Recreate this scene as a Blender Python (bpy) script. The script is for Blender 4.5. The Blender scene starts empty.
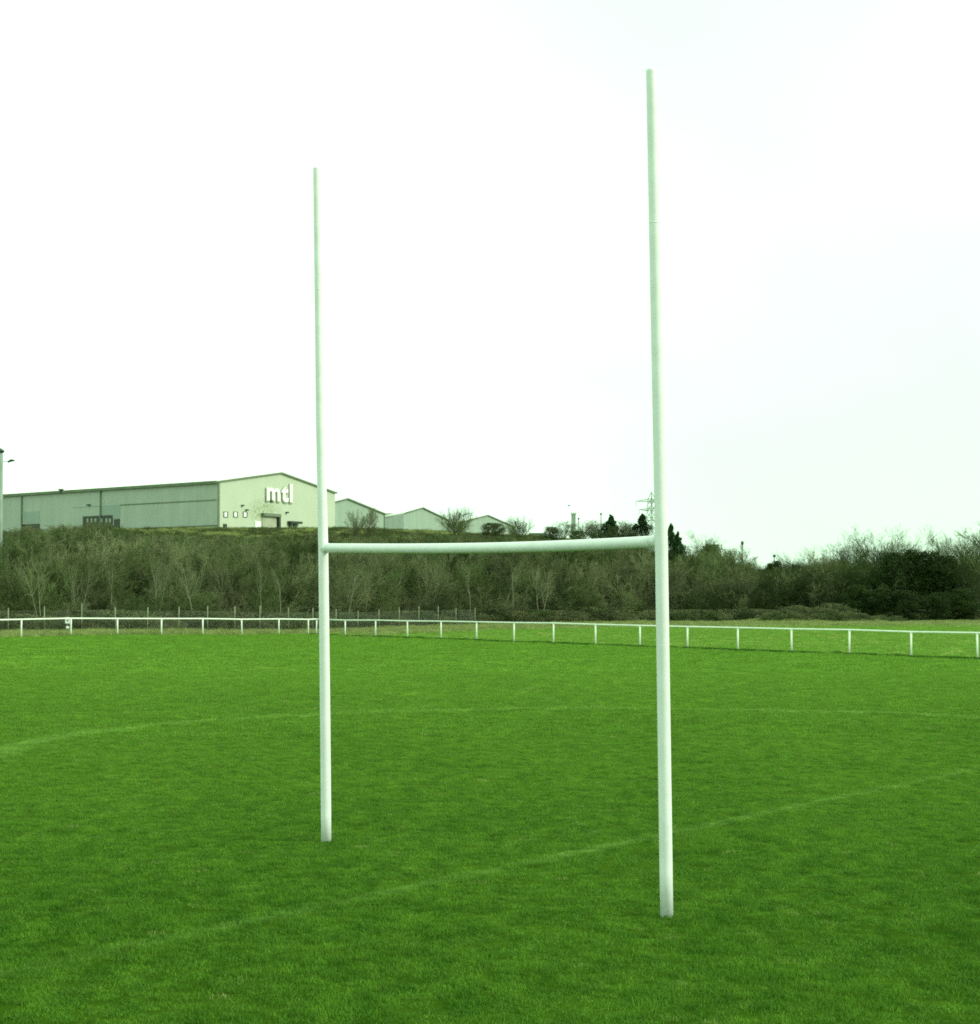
import bpy, math, random
import numpy as np
from mathutils import Vector

random.seed(7)
RNG = np.random.default_rng(11)
scene = bpy.context.scene
COL = scene.collection

# ------------------------------------------------------------------ camera
F = 1916.0
CAMZ = 2.57
PITCH = math.atan(80.0 / F)
cam_d = bpy.data.cameras.new('camera')
cam_d.sensor_fit = 'VERTICAL'
cam_d.sensor_height = 24.0
cam_d.lens = 24.0 * F / 1024.0
cam_d.clip_start = 0.1
cam_d.clip_end = 6000
cam = bpy.data.objects.new('camera', cam_d)
COL.objects.link(cam)
cam.location = (0, 0, CAMZ)
cam.rotation_euler = (math.pi / 2 + PITCH, 0, 0)
scene.camera = cam


def ray(x, y):
    a, b = x - 490.0, 512.0 - y
    yw = F * math.cos(PITCH) - b * math.sin(PITCH)
    zw = F * math.sin(PITCH) + b * math.cos(PITCH)
    return np.array([a / yw, 1.0, zw / yw])


def un(x, y, Y):
    return np.array([0, 0, CAMZ]) + ray(x, y) * Y


# ------------------------------------------------------------------ terrain
def sm(t):
    t = np.clip(t, 0, 1)
    return t * t * (3 - 2 * t)


_cx = [-400, -100, 0, 180, 335, 410, 470, 540, 620, 680, 740, 820, 1100, 1500]
_cy = [535, 532, 532, 530, 529.5, 531.5, 535, 538, 546, 560, 580, 592, 594, 594]
_bx = [-400, 0, 150, 300, 400, 500, 650, 1000, 1500]
_by = [100, 106, 114, 126, 140, 155, 164, 170, 172]


def bank_start(px):
    return np.interp(px, _bx, _by)


def terrain(X, Y):
    X = np.asarray(X, float)
    Y = np.asarray(Y, float)
    z = 0.37 * sm((-X - 8) / 15) * sm((Y - 40) / 50)
    px = 490 + X * F / np.maximum(Y, 60)
    px = np.clip(px, -900, 1900)
    hc = CAMZ + (592 - np.interp(px, _cx, _cy)) * 192 / F
    hc = np.maximum(hc, 0.4)
    yb = bank_start(px)
    t = np.clip((Y - yb) / (192 - yb), 0, 1)
    tt = t * 0.75 + 0.25 * sm(t)
    z = z * (1 - t) + hc * tt
    z = z + np.clip(Y - 192, 0, 200) * 0.02 * sm((hc - 1) / 4)
    # little spoil mound in front of the right-hand wood
    c = un(822, 615, 160)
    z = z + 0.75 * np.exp(-((X - c[0]) / 3.4) ** 2 - ((Y - 164) / 2.5) ** 2)
    z = z + 0.3 * np.exp(-((X - c[0] + 3) / 2.4) ** 2 - ((Y - 162) / 2.0) ** 2)
    # gentle bumps
    z = z + 0.02 * np.sin(X * 0.9 + 1.3 * np.sin(Y * .31)) * np.sin(Y * 0.6 + X * .2) * sm((Y - 22) / 20)
    return z


def tz(X, Y):
    return float(terrain(X, Y))


# ------------------------------------------------------------------ tagging
def tag(o, label=None, cat=None, group=None, kind=None):
    if label:
        o['label'] = label
    if cat:
        o['category'] = cat
    if group:
        o['group'] = group
    if kind:
        o['kind'] = kind
    return o


def empty(name, loc, label, cat, group=None):
    o = bpy.data.objects.new(name, None)
    COL.objects.link(o)
    o.location = loc
    o.empty_display_size = 0.2
    return tag(o, label, cat, group)


# ------------------------------------------------------------------ mesh helpers
def raw_mesh(name, V, Fq, mat, smooth=False):
    """V (n,3); Fq list of (m,k) int arrays (k = 3 or 4)"""
    me = bpy.data.meshes.new(name)
    V = np.asarray(V, np.float32)
    if not isinstance(Fq, list):
        Fq = [Fq]
    loops = np.concatenate([f.reshape(-1) for f in Fq]).astype(np.int32)
    starts, tot = [], 0
    for f in Fq:
        starts.append(np.arange(len(f)) * f.shape[1] + tot)
        tot += f.size
    starts = np.concatenate(starts).astype(np.int32)
    me.vertices.add(len(V))
    me.vertices.foreach_set('co', V.reshape(-1))
    me.loops.add(len(loops))
    me.loops.foreach_set('vertex_index', loops)
    me.polygons.add(len(starts))
    me.polygons.foreach_set('loop_start', starts)
    if smooth:
        me.polygons.foreach_set('use_smooth', np.ones(len(starts), bool))
    me.update(calc_edges=True)
    me.validate()
    if mat:
        me.materials.append(mat)
    return me


def place(name, me, parent=None, link=True):
    o = bpy.data.objects.new(name, me)
    if link:
        COL.objects.link(o)
    if parent is not None:
        o.parent = parent
    return o


class MB:
    def __init__(self):
        self.v, self.f, self.uv = [], [], []

    def face(self, pts, uv=None):
        b = len(self.v)
        self.v += [tuple(map(float, p)) for p in pts]
        self.f.append(tuple(range(b, b + len(pts))))
        self.uv.append(uv or [(0, 0)] * len(pts))

    def solid(self, verts, faces, uvs=None):
        b = len(self.v)
        self.v += [tuple(map(float, p)) for p in verts]
        for f in faces:
            self.f.append(tuple(b + i for i in f))
            self.uv.append([uvs[i] for i in f] if uvs else [(0, 0)] * len(f))

    def obox(self, O, U, N, W, u0, u1, v0, v1, d0, d1):
        """box in frame O + u*U + v*W + d*N"""
        P = []
        uv = []
        for d in (d0, d1):
            for (a, c) in ((u0, v0), (u1, v0), (u1, v1), (u0, v1)):
                P.append(np.array(O) + a * U + c * W + d * N)
                uv.append((a, c))
        self.solid(P, [(0, 3, 2, 1), (4, 5, 6, 7), (0, 1, 5, 4), (1, 2, 6, 5), (2, 3, 7, 6), (3, 0, 4, 7)], uv)

    def box(self, x0, x1, y0, y1, z0, z1):
        self.obox((0, 0, 0), np.array([1., 0, 0]), np.array([0, 1., 0]), np.array([0, 0, 1.]), x0, x1, z0, z1, y0, y1)

    def tube(self, pts, rad, n=12, cap=True):
        pts = [np.array(p, float) for p in pts]
        if not hasattr(rad, '__len__'):
            rad = [rad] * len(pts)
        b = len(self.v)
        ref = None
        for i, p in enumerate(pts):
            d = pts[min(i + 1, len(pts) - 1)] - pts[max(i - 1, 0)]
            d = d / (np.linalg.norm(d) + 1e-9)
            if ref is None:
                ref = np.array([1., 0, 0]) if abs(d[0]) < .8 else np.array([0, 1., 0])
            a = np.cross(d, ref)
            a /= np.linalg.norm(a) + 1e-9
            c = np.cross(d, a)
            for k in range(n):
                t = 2 * math.pi * k / n
                q = p + rad[i] * (a * math.cos(t) + c * math.sin(t))
                self.v.append(tuple(q))
        for i in range(len(pts) - 1):
            for k in range(n):
                k2 = (k + 1) % n
                self.f.append((b + i * n + k, b + i * n + k2, b + (i + 1) * n + k2, b + (i + 1) * n + k))
                self.uv.append([(0, 0)] * 4)
        if cap:
            self.f.append(tuple(b + k for k in range(n))[::-1])
            self.uv.append([(0, 0)] * n)
            e = b + (len(pts) - 1) * n
            self.f.append(tuple(e + k for k in range(n)))
            self.uv.append([(0, 0)] * n)

    def build(self, name, mat, parent=None, smooth=False, off=None):
        me = bpy.data.meshes.new(name)
        o = off if off is not None else (parent.location if parent is not None else Vector((0, 0, 0)))
        me.from_pydata([(v[0] - o[0], v[1] - o[1], v[2] - o[2]) for v in self.v], [], self.f)
        lay = me.uv_layers.new(name='UVMap')
        i = 0
        flat = []
        for u in self.uv:
            for q in u:
                flat += [q[0], q[1]]
        lay.data.foreach_set('uv', flat)
        import bmesh
        bm = bmesh.new()
        bm.from_mesh(me)
        bmesh.ops.recalc_face_normals(bm, faces=bm.faces)
        bm.to_mesh(me)
        bm.free()
        me.materials.append(mat)
        if smooth:
            me.polygons.foreach_set('use_smooth', [len(p.vertices) <= 4 for p in me.polygons])
        return place(name, me, parent)


# ------------------------------------------------------------------ materials
def new_mat(name):
    m = bpy.data.materials.new(name)
    m.use_nodes = True
    nt = m.node_tree
    for n in list(nt.nodes):
        nt.nodes.remove(n)
    out = nt.nodes.new('ShaderNodeOutputMaterial')
    b = nt.nodes.new('ShaderNodeBsdfPrincipled')
    nt.links.new(b.outputs[0], out.inputs[0])
    return m, nt, b


def mixc(nt, fac, a, b, mode='MIX'):
    n = nt.nodes.new('ShaderNodeMix')
    n.data_type = 'RGBA'
    n.blend_type = mode
    for s, v in ((n.inputs[0], fac), (n.inputs[6], a), (n.inputs[7], b)):
        if isinstance(v, bpy.types.NodeSocket):
            nt.links.new(v, s)
        elif isinstance(v, (int, float)):
            s.default_value = v
        else:
            s.default_value = tuple(v) + (1,) if len(v) == 3 else v
    return n.outputs[2]


def mth(nt, op, a, b=0.0, c=0.0, clamp=False):
    n = nt.nodes.new('ShaderNodeMath')
    n.operation = op
    n.use_clamp = clamp
    for s, v in zip(n.inputs, (a, b, c)):
        if isinstance(v, bpy.types.NodeSocket):
            nt.links.new(v, s)
        else:
            s.default_value = v
    return n.outputs[0]


def ramp(nt, v, lo, hi):
    n = nt.nodes.new('ShaderNodeMapRange')
    nt.links.new(v, n.inputs[0])
    n.inputs[1].default_value = lo
    n.inputs[2].default_value = hi
    return n.outputs[0]


def noise(nt, scale, vec=None, detail=3, stretch=None, rough=.55):
    n = nt.nodes.new('ShaderNodeTexNoise')
    n.inputs['Scale'].default_value = scale
    n.inputs['Detail'].default_value = detail
    n.inputs['Roughness'].default_value = rough
    if vec is not None:
        if stretch:
            m = nt.nodes.new('ShaderNodeMapping')
            m.inputs['Scale'].default_value = stretch
            nt.links.new(vec, m.inputs[0])
            vec = m.outputs[0]
        nt.links.new(vec, n.inputs['Vector'])
    return n.outputs['Fac']


def pos(nt):
    return nt.nodes.new('ShaderNodeNewGeometry').outputs['Position']


def varied(name, a, b, scale=4.0, rough=.7, lo=.35, hi=.65, stretch=None, rnd=0.0, bump=0.0, spec=.3, coord='pos'):
    m, nt, p = new_mat(name)
    if coord == 'uv':
        vec = nt.nodes.new('ShaderNodeUVMap').outputs[0]
    elif coord == 'obj':
        vec = nt.nodes.new('ShaderNodeTexCoord').outputs['Object']
    else:
        vec = pos(nt)
    f = noise(nt, scale, vec, stretch=stretch)
    c = mixc(nt, ramp(nt, f, lo, hi), a, b)
    if rnd:
        oi = nt.nodes.new('ShaderNodeObjectInfo').outputs['Random']
        h = nt.nodes.new('ShaderNodeHueSaturation')
        v = mth(nt, 'MULTIPLY_ADD', oi, rnd * 2, 1 - rnd)
        nt.links.new(v, h.inputs['Value'])
        nt.links.new(c, h.inputs['Color'])
        c = h.outputs[0]
    nt.links.new(c, p.inputs['Base Color'])
    p.inputs['Roughness'].default_value = rough
    p.inputs['Specular IOR Level'].default_value = spec
    if bump:
        bn = nt.nodes.new('ShaderNodeBump')
        bn.inputs['Strength'].default_value = bump
        bn.inputs['Distance'].default_value = 0.02
        nt.links.new(noise(nt, scale * 5, vec), bn.inputs['Height'])
        nt.links.new(bn.outputs[0], p.inputs['Normal'])
    return m


def line_mask(nt):
    """worn paint on the grass: an old touchline and the arc of an old circle"""
    g = pos(nt)
    s = nt.nodes.new('ShaderNodeSeparateXYZ')
    nt.links.new(g, s.inputs[0])
    X, Y = s.outputs[0], s.outputs[1]
    nz = noise(nt, 1.2, g)
    wob = mth(nt, 'MULTIPLY_ADD', nz, 0.16, -0.08)
    # straight line through (.19,18.0) and (7.19,28.1)
    dx, dy = 7.0, 10.1
    L = math.hypot(dx, dy)
    nx, ny = dy / L, -dx / L
    d = mth(nt, 'ADD', mth(nt, 'MULTIPLY', X, nx), mth(nt, 'MULTIPLY_ADD', Y, ny, -(0.19 * nx + 18.04 * ny)))
    d = mth(nt, 'ABSOLUTE', mth(nt, 'ADD', d, wob))
    m1 = mth(nt, 'SUBTRACT', 1.0, ramp(nt, d, 0.03, 0.17))
    dc = mth(nt, 'SQRT', mth(nt, 'ADD', mth(nt, 'POWER', mth(nt, 'ADD', X, -2.6), 2.0), mth(nt, 'POWER', mth(nt, 'ADD', Y, -31.8), 2.0)))
    d2 = mth(nt, 'ABSOLUTE', mth(nt, 'ADD', mth(nt, 'ADD', dc, -10.45), wob))
    m1 = mth(nt, 'MULTIPLY', m1, mth(nt, 'MULTIPLY_ADD', ramp(nt, X, -3.0, 1.0), .6, .4))
    m2 = mth(nt, 'SUBTRACT', 1.0, ramp(nt, d2, 0.10, 0.42))
    m2 = mth(nt, 'MULTIPLY', m2, ramp(nt, Y, 29, 31))
    fade = mth(nt, 'MULTIPLY_ADD', ramp(nt, noise(nt, 0.8, g, 4), .36, .62), .75, .25)
    m = mth(nt, 'MAXIMUM', mth(nt, 'MULTIPLY', m1, fade), mth(nt, 'MULTIPLY', m2, mth(nt, 'MULTIPLY_ADD', fade, .7, .5)))
    return m


GRASS_A = (0.045, 0.142, 0.0095)
GRASS_B = (0.138, 0.285, 0.0240)


def grass_color(nt, a, b, lines=True):
    g = pos(nt)
    n1 = ramp(nt, noise(nt, 0.25, g, 4, (1, .4, 1)), .3, .7)
    n2 = ramp(nt, noise(nt, 3.6, g, 5, (1, .45, 1), .65), .34, .66)
    f = mth(nt, 'ADD', mth(nt, 'MULTIPLY', n1, .35), mth(nt, 'MULTIPLY', n2, .65))
    c = mixc(nt, f, a, b)
    if lines:
        # turf pales with distance, partly vignette and lit blade tips put into the colour
        sp = nt.nodes.new('ShaderNodeSeparateXYZ')
        nt.links.new(g, sp.inputs[0])
        c = mixc(nt, mth(nt, 'MULTIPLY', ramp(nt, sp.outputs[1], 14, 62), .70), c, (.172, .325, .040))
    if lines:
        c = mixc(nt, mth(nt, 'MULTIPLY', line_mask(nt), .36), c, (0.26, 0.42, 0.10))
    return c, f


def blade_mat(name, a, b, lines=True, trans=.3, straw=None, rnd=.22):
    m, nt, p = new_mat(name)
    c, f = grass_color(nt, a, b, lines)
    oi = nt.nodes.new('ShaderNodeObjectInfo').outputs['Random']
    if straw:
        c = mixc(nt, ramp(nt, oi, 1 - straw[0], 1 - straw[0] + .02), c, straw[1])
    h = nt.nodes.new('ShaderNodeHueSaturation')
    nt.links.new(mth(nt, 'MULTIPLY_ADD', oi, rnd * 2, 1 - rnd), h.inputs['Value'])
    nt.links.new(c, h.inputs['Color'])
    c = h.outputs[0]
    nt.links.new(c, p.inputs['Base Color'])
    p.inputs['Roughness'].default_value = .6
    p.inputs['Specular IOR Level'].default_value = .12
    if trans:
        t = nt.nodes.new('ShaderNodeBsdfTranslucent')
        nt.links.new(c, t.inputs[0])
        mx = nt.nodes.new('ShaderNodeMixShader')
        mx.inputs[0].default_value = trans
        nt.links.new(p.outputs[0], mx.inputs[1])
        nt.links.new(t.outputs[0], mx.inputs[2])
        nt.links.new(mx.outputs[0], nt.nodes['Material Output'].inputs[0])
    return m


M = {}
M['paint'] = varied('white_gloss_paint', (.76, .78, .75), (.83, .85, .83), 6, .38, spec=.5, bump=.05)
M['rail'] = varied('weathered_white_paint', (.76, .80, .70), (.86, .88, .80), 2.5, .5)
M['pitch_blade'] = blade_mat('pitch_grass_blade', GRASS_A, GRASS_B, straw=(.012, (.30, .30, .12)))
M['rough_blade'] = blade_mat('outer_grass_blade', (.140, .280, .035), (.220, .370, .060), lines=False, straw=(.05, (.34, .36, .13)))
M['edge_blade'] = blade_mat('dark_edge_blade', (.035, .110, .010), (.060, .150, .015), lines=False)
M['straw_blade'] = blade_mat('straw_blade', (.190, .245, .075), (.330, .370, .140), lines=False, rnd=.3)
M['bank_blade'] = blade_mat('bank_grass_blade', (.062, .085, .026), (.115, .135, .048), lines=False, rnd=.3)
M['twig_a'] = varied('brown_twig_bark', (.118, .140, .064), (.195, .218, .106), .25, .9, rnd=.3, spec=.1)
M['twig_b'] = varied('olive_twig_bark', (.067, .102, .034), (.120, .158, .058), .25, .9, rnd=.3, spec=.1)
M['twig_d'] = varied('dark_twig_bark', (.030, .054, .014), (.055, .085, .025), .25, .9, rnd=.3, spec=.1)
M['bark_pale'] = varied('pale_bark', (.13, .155, .085), (.21, .24, .14), 1.5, .85, coord='obj')
M['bark_dark'] = varied('dark_bark', (.060, .065, .035), (.11, .11, .065), 1.5, .9, coord='obj')
M['ever'] = varied('dark_evergreen_leaf', (.013, .031, .003), (.026, .052, .006), .8, .7, rnd=.2, spec=.2)
M['conifer'] = varied('conifer_needles', (.012, .040, .009), (.030, .072, .016), 1.2, .7, rnd=.15, spec=.2)
M['bush'] = varied('olive_bush_leaf', (.050, .080, .022), (.095, .125, .042), 1.0, .8, rnd=.2, spec=.2)
M['bramble'] = varied('bramble_leaf', (.045, .075, .020), (.125, .135, .060), .6, .8, rnd=.35, spec=.2)
M['metal_grey'] = varied('galvanised_pole', (.19, .26, .20), (.25, .32, .26), 1.5, .55)
M['metal_dark'] = varied('dark_metal', (.03, .045, .03), (.06, .08, .06), 3, .5)
M['concrete'] = varied('concrete_post', (.16, .20, .13), (.25, .29, .19), 3, .9)
M['wire'] = varied('rusty_wire', (.16, .19, .13), (.24, .26, .18), 3, .7)
M['glass_dark'] = varied('dark_opening', (.015, .025, .012), (.03, .045, .025), 1, .3)
M['white_panel'] = varied('white_panel', (.82, .85, .80), (.88, .90, .86), 2, .5)
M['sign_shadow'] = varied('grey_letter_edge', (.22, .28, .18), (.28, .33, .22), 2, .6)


def cladding(name, a, b, rib=.33, streak=.5, dirt=None):
    """ribbed sheet metal; UV in metres"""
    m, nt, p = new_mat(name)
    uv = nt.nodes.new('ShaderNodeUVMap').outputs[0]
    f1 = ramp(nt, noise(nt, 1.0, uv, 3, (.9, .06, 1)), .3, .7)
    f2 = ramp(nt, noise(nt, .25, uv, 4), .3, .7)
    f = mth(nt, 'ADD', mth(nt, 'MULTIPLY', f1, streak), mth(nt, 'MULTIPLY', f2, 1 - streak))
    c = mixc(nt, f, a, b)
    if dirt:
        d = ramp(nt, noise(nt, 1.9, uv, 6, (1, 1, 1), .8), .46, .54)
        s = nt.nodes.new('ShaderNodeSeparateXYZ')
        nt.links.new(uv, s.inputs[0])
        # stain round the loading door
        r = mth(nt, 'SQRT', mth(nt, 'ADD', mth(nt, 'POWER', mth(nt, 'MULTIPLY', mth(nt, 'ADD', s.outputs[0], -dirt[0]), .16), 2.0),
                                 mth(nt, 'POWER', mth(nt, 'MULTIPLY', mth(nt, 'ADD', s.outputs[1], -dirt[1]), .42), 2.0)))
        d = mth(nt, 'MULTIPLY', d, mth(nt, 'SUBTRACT', 1.0, ramp(nt, r, .35, 1.0)))
        c = mixc(nt, mth(nt, 'MULTIPLY', d, .85), c, dirt[2])
    nt.links.new(c, p.inputs['Base Color'])
    p.inputs['Roughness'].default_value = .5
    w = nt.nodes.new('ShaderNodeTexWave')
    w.wave_type = 'BANDS'
    w.bands_direction = 'X'
    w.inputs['Scale'].default_value = 2 * math.pi / (20 * rib) * 1.0
    nt.links.new(uv, w.inputs['Vector'])
    bn = nt.nodes.new('ShaderNodeBump')
    bn.inputs['Strength'].default_value = .5
    bn.inputs['Distance'].default_value = .03
    nt.links.new(w.outputs['Fac'], bn.inputs['Height'])
    nt.links.new(bn.outputs[0], p.inputs['Normal'])
    return m


M['clad_side'] = cladding('grey_side_cladding', (.320, .365, .305), (.415, .460, .395))
M['clad_patch'] = cladding('darker_cladding_patch', (.240, .320, .270), (.300, .370, .320))
M['clad_shed'] = cladding('grey_shed_cladding', (.235, .320, .240), (.310, .390, .310), streak=.6)
M['roof_pale'] = varied('pale_roof_sheet', (.74, .76, .68), (.82, .84, .76), .3, .6)
M['roof_dark'] = varied('dark_flashing', (.12, .16, .10), (.17, .21, .14), .5, .6)
M['plinth'] = varied('pale_plinth', (.30, .34, .24), (.42, .45, .33), .6, .8)

# ------------------------------------------------------------------ ground
fence_right0 = (-10.41, 115.0)
fence_right1 = (18.68, 73.6)
fence_left1 = (-22.86, 93.6)


def inside_pitch(X, Y):
    """signed: positive = outside the rail fence (metres)"""
    ax, ay = fence_right0
    bx, by = fence_right1
    L = math.hypot(bx - ax, by - ay)
    n = ((ay - by) / L, (bx - ax) / L)
    d1 = (X - ax) * n[0] + (Y - ay) * n[1]
    cx, cy = fence_left1
    L = math.hypot(ax - cx, ay - cy)
    n2 = (-(ay - cy) / L, (ax - cx) / L)
    d2 = (X - ax) * n2[0] + (Y - ay) * n2[1]
    return np.maximum(d1, d2), d1, d2


def straw_amount(X, Y):
    px = 490 + X * F / np.maximum(Y, 20)
    d, d1, d2 = inside_pitch(X, Y)
    yb = bank_start(px)
    # left: a straw verge right behind the fence; right: a strip at the foot of the wood
    left = sm((d2 + .3) / .8)
    rr = sm((Y - (yb - 30)) / 16) * sm((px - 330) / 80)
    return np.clip(np.maximum(left, rr), 0, 1) * (Y > 60)


def grid_lines(segs):
    out = []
    for a, b, s in segs:
        out.append(np.arange(a, b, s))
    out.append([segs[-1][1]])
    return np.concatenate(out)


gx = grid_lines([(-3000, -400, 200), (-400, -100, 20), (-100, -60, 4), (-60, 50, .8), (50, 100, 4), (100, 400, 20), (400, 3000, 200)])
gy = grid_lines([(-600, -40, 80), (-40, 8, 6), (8, 70, 1.5), (70, 200, .8), (200, 420, 6), (420, 4000, 180)])
GX, GY = np.meshgrid(gx, gy)
GZ = terrain(GX, GY)
V = np.stack([GX, GY, GZ], -1).reshape(-1, 3)
nx_, ny_ = len(gx), len(gy)
ii = (np.arange(ny_ - 1)[:, None] * nx_ + np.arange(nx_ - 1)[None, :]).reshape(-1)
Q = np.stack([ii, ii + 1, ii + 1 + nx_, ii + nx_], 1)

gm, nt, p = new_mat('ground_surface')
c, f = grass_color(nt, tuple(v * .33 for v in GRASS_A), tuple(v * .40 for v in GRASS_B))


def attr(nt, n):
    a = nt.nodes.new('ShaderNodeAttribute')
    a.attribute_name = n
    return a.outputs['Fac']


c = mixc(nt, attr(nt, 'outer'), c, mixc(nt, f, (.120, .240, .030), (.190, .320, .050)))
sf = ramp(nt, noise(nt, .8, pos(nt), 5), .35, .65)
c = mixc(nt, attr(nt, 'straw'), c, mixc(nt, sf, (.085, .130, .032), (.220, .230, .090)))
c = mixc(nt, attr(nt, 'bank'), c, mixc(nt, sf, (.040, .052, .020), (.095, .110, .043)))
c = mixc(nt, attr(nt, 'crest'), c, mixc(nt, sf, (.070, .100, .030), (.170, .210, .070)))
nt.links.new(c, p.inputs['Base Color'])
p.inputs['Roughness'].default_value = .95
p.inputs['Specular IOR Level'].default_value = .0
bn = nt.nodes.new('ShaderNodeBump')
bn.inputs['Strength'].default_value = .7
bn.inputs['Distance'].default_value = .04
nt.links.new(noise(nt, 18, pos(nt), 5), bn.inputs['Height'])
nt.links.new(bn.outputs[0], p.inputs['Normal'])
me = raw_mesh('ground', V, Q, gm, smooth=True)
dd, d1, d2 = inside_pitch(V[:, 0], V[:, 1])
pxv = 490 + V[:, 0] * F / np.maximum(V[:, 1], 20)
for nm, val in (('outer', sm(dd / .8 + .5)), ('straw', straw_amount(V[:, 0], V[:, 1])),
                ('bank', sm((V[:, 1] - bank_start(pxv) + 2 + 7 * np.exp(-((pxv - 822) / 50) ** 2)) / 4)),
                ('crest', sm((V[:, 1] - 166) / 14) * sm((620 - pxv) / 90))):
    a = me.attributes.new(nm, 'FLOAT', 'POINT')
    a.data.foreach_set('value', np.asarray(val, np.float32))
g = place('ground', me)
tag(g, 'mown green playing field rising to a rough bank behind the fence', 'ground', kind='structure')


# ------------------------------------------------------------------ scattering
def scatter(name, P, rot, scl, idx, protos, label, cat):
    me = bpy.data.meshes.new(name)
    me.vertices.add(len(P))
    me.vertices.foreach_set('co', np.asarray(P, np.float32).reshape(-1))
    a = me.attributes.new('rot', 'FLOAT_VECTOR', 'POINT')
    a.data.foreach_set('vector', np.asarray(rot, np.float32).reshape(-1))
    a = me.attributes.new('scl', 'FLOAT_VECTOR', 'POINT')
    a.data.foreach_set('vector', np.asarray(scl, np.float32).reshape(-1))
    a = me.attributes.new('pick', 'INT', 'POINT')
    a.data.foreach_set('value', np.asarray(idx, np.int32))
    o = place(name, me)
    col = bpy.data.collections.new(name + ' pieces')
    for q in protos:
        col.objects.link(q)
    ng = bpy.data.node_groups.new(name + ' scatter', 'GeometryNodeTree')
    ng.interface.new_socket('Geometry', in_out='INPUT', socket_type='NodeSocketGeometry')
    ng.interface.new_socket('Geometry', in_out='OUTPUT', socket_type='NodeSocketGeometry')
    gi = ng.nodes.new('NodeGroupInput')
    go = ng.nodes.new('NodeGroupOutput')
    m2p = ng.nodes.new('GeometryNodeMeshToPoints')
    iop = ng.nodes.new('GeometryNodeInstanceOnPoints')
    ci = ng.nodes.new('GeometryNodeCollectionInfo')
    ci.inputs[0].default_value = col
    ci.inputs['Separate Children'].default_value = True
    ci.inputs['Reset Children'].default_value = True

    def na(n, t):
        q = ng.nodes.new('GeometryNodeInputNamedAttribute')
        q.data_type = t
        q.inputs[0].default_value = n
        return q.outputs[0]

    ng.links.new(gi.outputs[0], m2p.inputs[0])
    ng.links.new(m2p.outputs[0], iop.inputs['Points'])
    ng.links.new(ci.outputs[0], iop.inputs['Instance'])
    iop.inputs['Pick Instance'].default_value = True
    ng.links.new(na('pick', 'INT'), iop.inputs['Instance Index'])
    ng.links.new(na('rot', 'FLOAT_VECTOR'), iop.inputs['Rotation'])
    ng.links.new(na('scl', 'FLOAT_VECTOR'), iop.inputs['Scale'])
    ng.links.new(iop.outputs[0], go.inputs[0])
    md = o.modifiers.new('scatter', 'NODES')
    md.node_group = ng
    tag(o, label, cat, kind='stuff')
    return o


def tuft_mesh(name, mat, n, rad, h0, h1, w, lean=.5, seed=0):
    r = np.random.default_rng(seed)
    a = r.uniform(0, 2 * np.pi, n)
    rr = rad * np.sqrt(r.uniform(0, 1, n))
    base = np.stack([rr * np.cos(a), rr * np.sin(a), np.full(n, -.004)], 1)
    th = r.uniform(0, 2 * np.pi, n)
    side = np.stack([np.cos(th), np.sin(th), np.zeros(n)], 1) * (w * r.uniform(.6, 1.2, n) / 2)[:, None]
    ld = r.uniform(0, 2 * np.pi, n)
    h = r.uniform(h0, h1, n)
    ln = h * r.uniform(.1, 1, n) * lean
    d = np.stack([np.cos(ld) * ln, np.sin(ld) * ln, np.zeros(n)], 1)
    mid = base + d * .35 + np.stack([0 * h, 0 * h, h * .6], 1)
    tip = base + d + np.stack([0 * h, 0 * h, h * r.uniform(.8, 1, n)], 1)
    V = np.concatenate([base - side, base + side, mid + side * .75, mid - side * .75, tip])
    i = np.arange(n)
    q = np.stack([i, i + n, i + 2 * n, i + 3 * n], 1)
    t = np.stack([i + 3 * n, i + 2 * n, i + 4 * n], 1)
    return place(name, raw_mesh(name, V, [q, t], mat), link=False)


def vnoise(X, Y, s, seed):
    """cheap value noise"""
    r = np.random.default_rng(seed)
    T = r.uniform(0, 1, (64, 64))
    x, y = np.asarray(X) / s + 1000, np.asarray(Y) / s + 1000
    xi, yi = np.floor(x).astype(int), np.floor(y).astype(int)
    fx, fy = sm(x - xi), sm(y - yi)
    g = lambda a, b: T[a % 64, b % 64]
    return (g(xi, yi) * (1 - fx) + g(xi + 1, yi) * fx) * (1 - fy) + (g(xi, yi + 1) * (1 - fx) + g(xi + 1, yi + 1) * fx) * fy


def wedge(y0, y1, dens, margin=2.5):
    """random ground points in the viewed wedge"""
    w1 = .27 * y1 + margin
    n = int(2 * w1 * (y1 - y0) * dens)
    X = RNG.uniform(-w1, w1, n)
    Y = RNG.uniform(y0, y1, n)
    k = np.abs(X) < .27 * Y + margin
    return X[k], Y[k]


protoN = [tuft_mesh('grass_tuft', M['pitch_blade'], 54, .080, .012, .038, .0055, 1.1, s) for s in range(3)]
protoF = [tuft_mesh('grass_tuft', M['pitch_blade'], 60, .17, .020, .050, .011, .9, 10 + s) for s in range(2)]
protoG = [tuft_mesh('grass_tuft', M['pitch_blade'], 70, .34, .022, .055, .022, .9, 20 + s) for s in range(2)]


def spec(X, Y, hs):
    n = len(X)
    hn = .50 + 1.15 * vnoise(X, Y * .6, .13, 3) * vnoise(X, Y * .55, .30, 6) + .35 * vnoise(X, Y * .5, .9, 4)
    P = np.stack([X, Y, terrain(X, Y)], 1)
    R = np.stack([RNG.normal(0, .08, n), RNG.normal(0, .08, n), RNG.uniform(0, 6.28, n)], 1)
    S = np.stack([RNG.uniform(.85, 1.2, n)] * 2 + [hs * hn * RNG.uniform(.8, 1.2, n)], 1)
    return P, R, S


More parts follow.
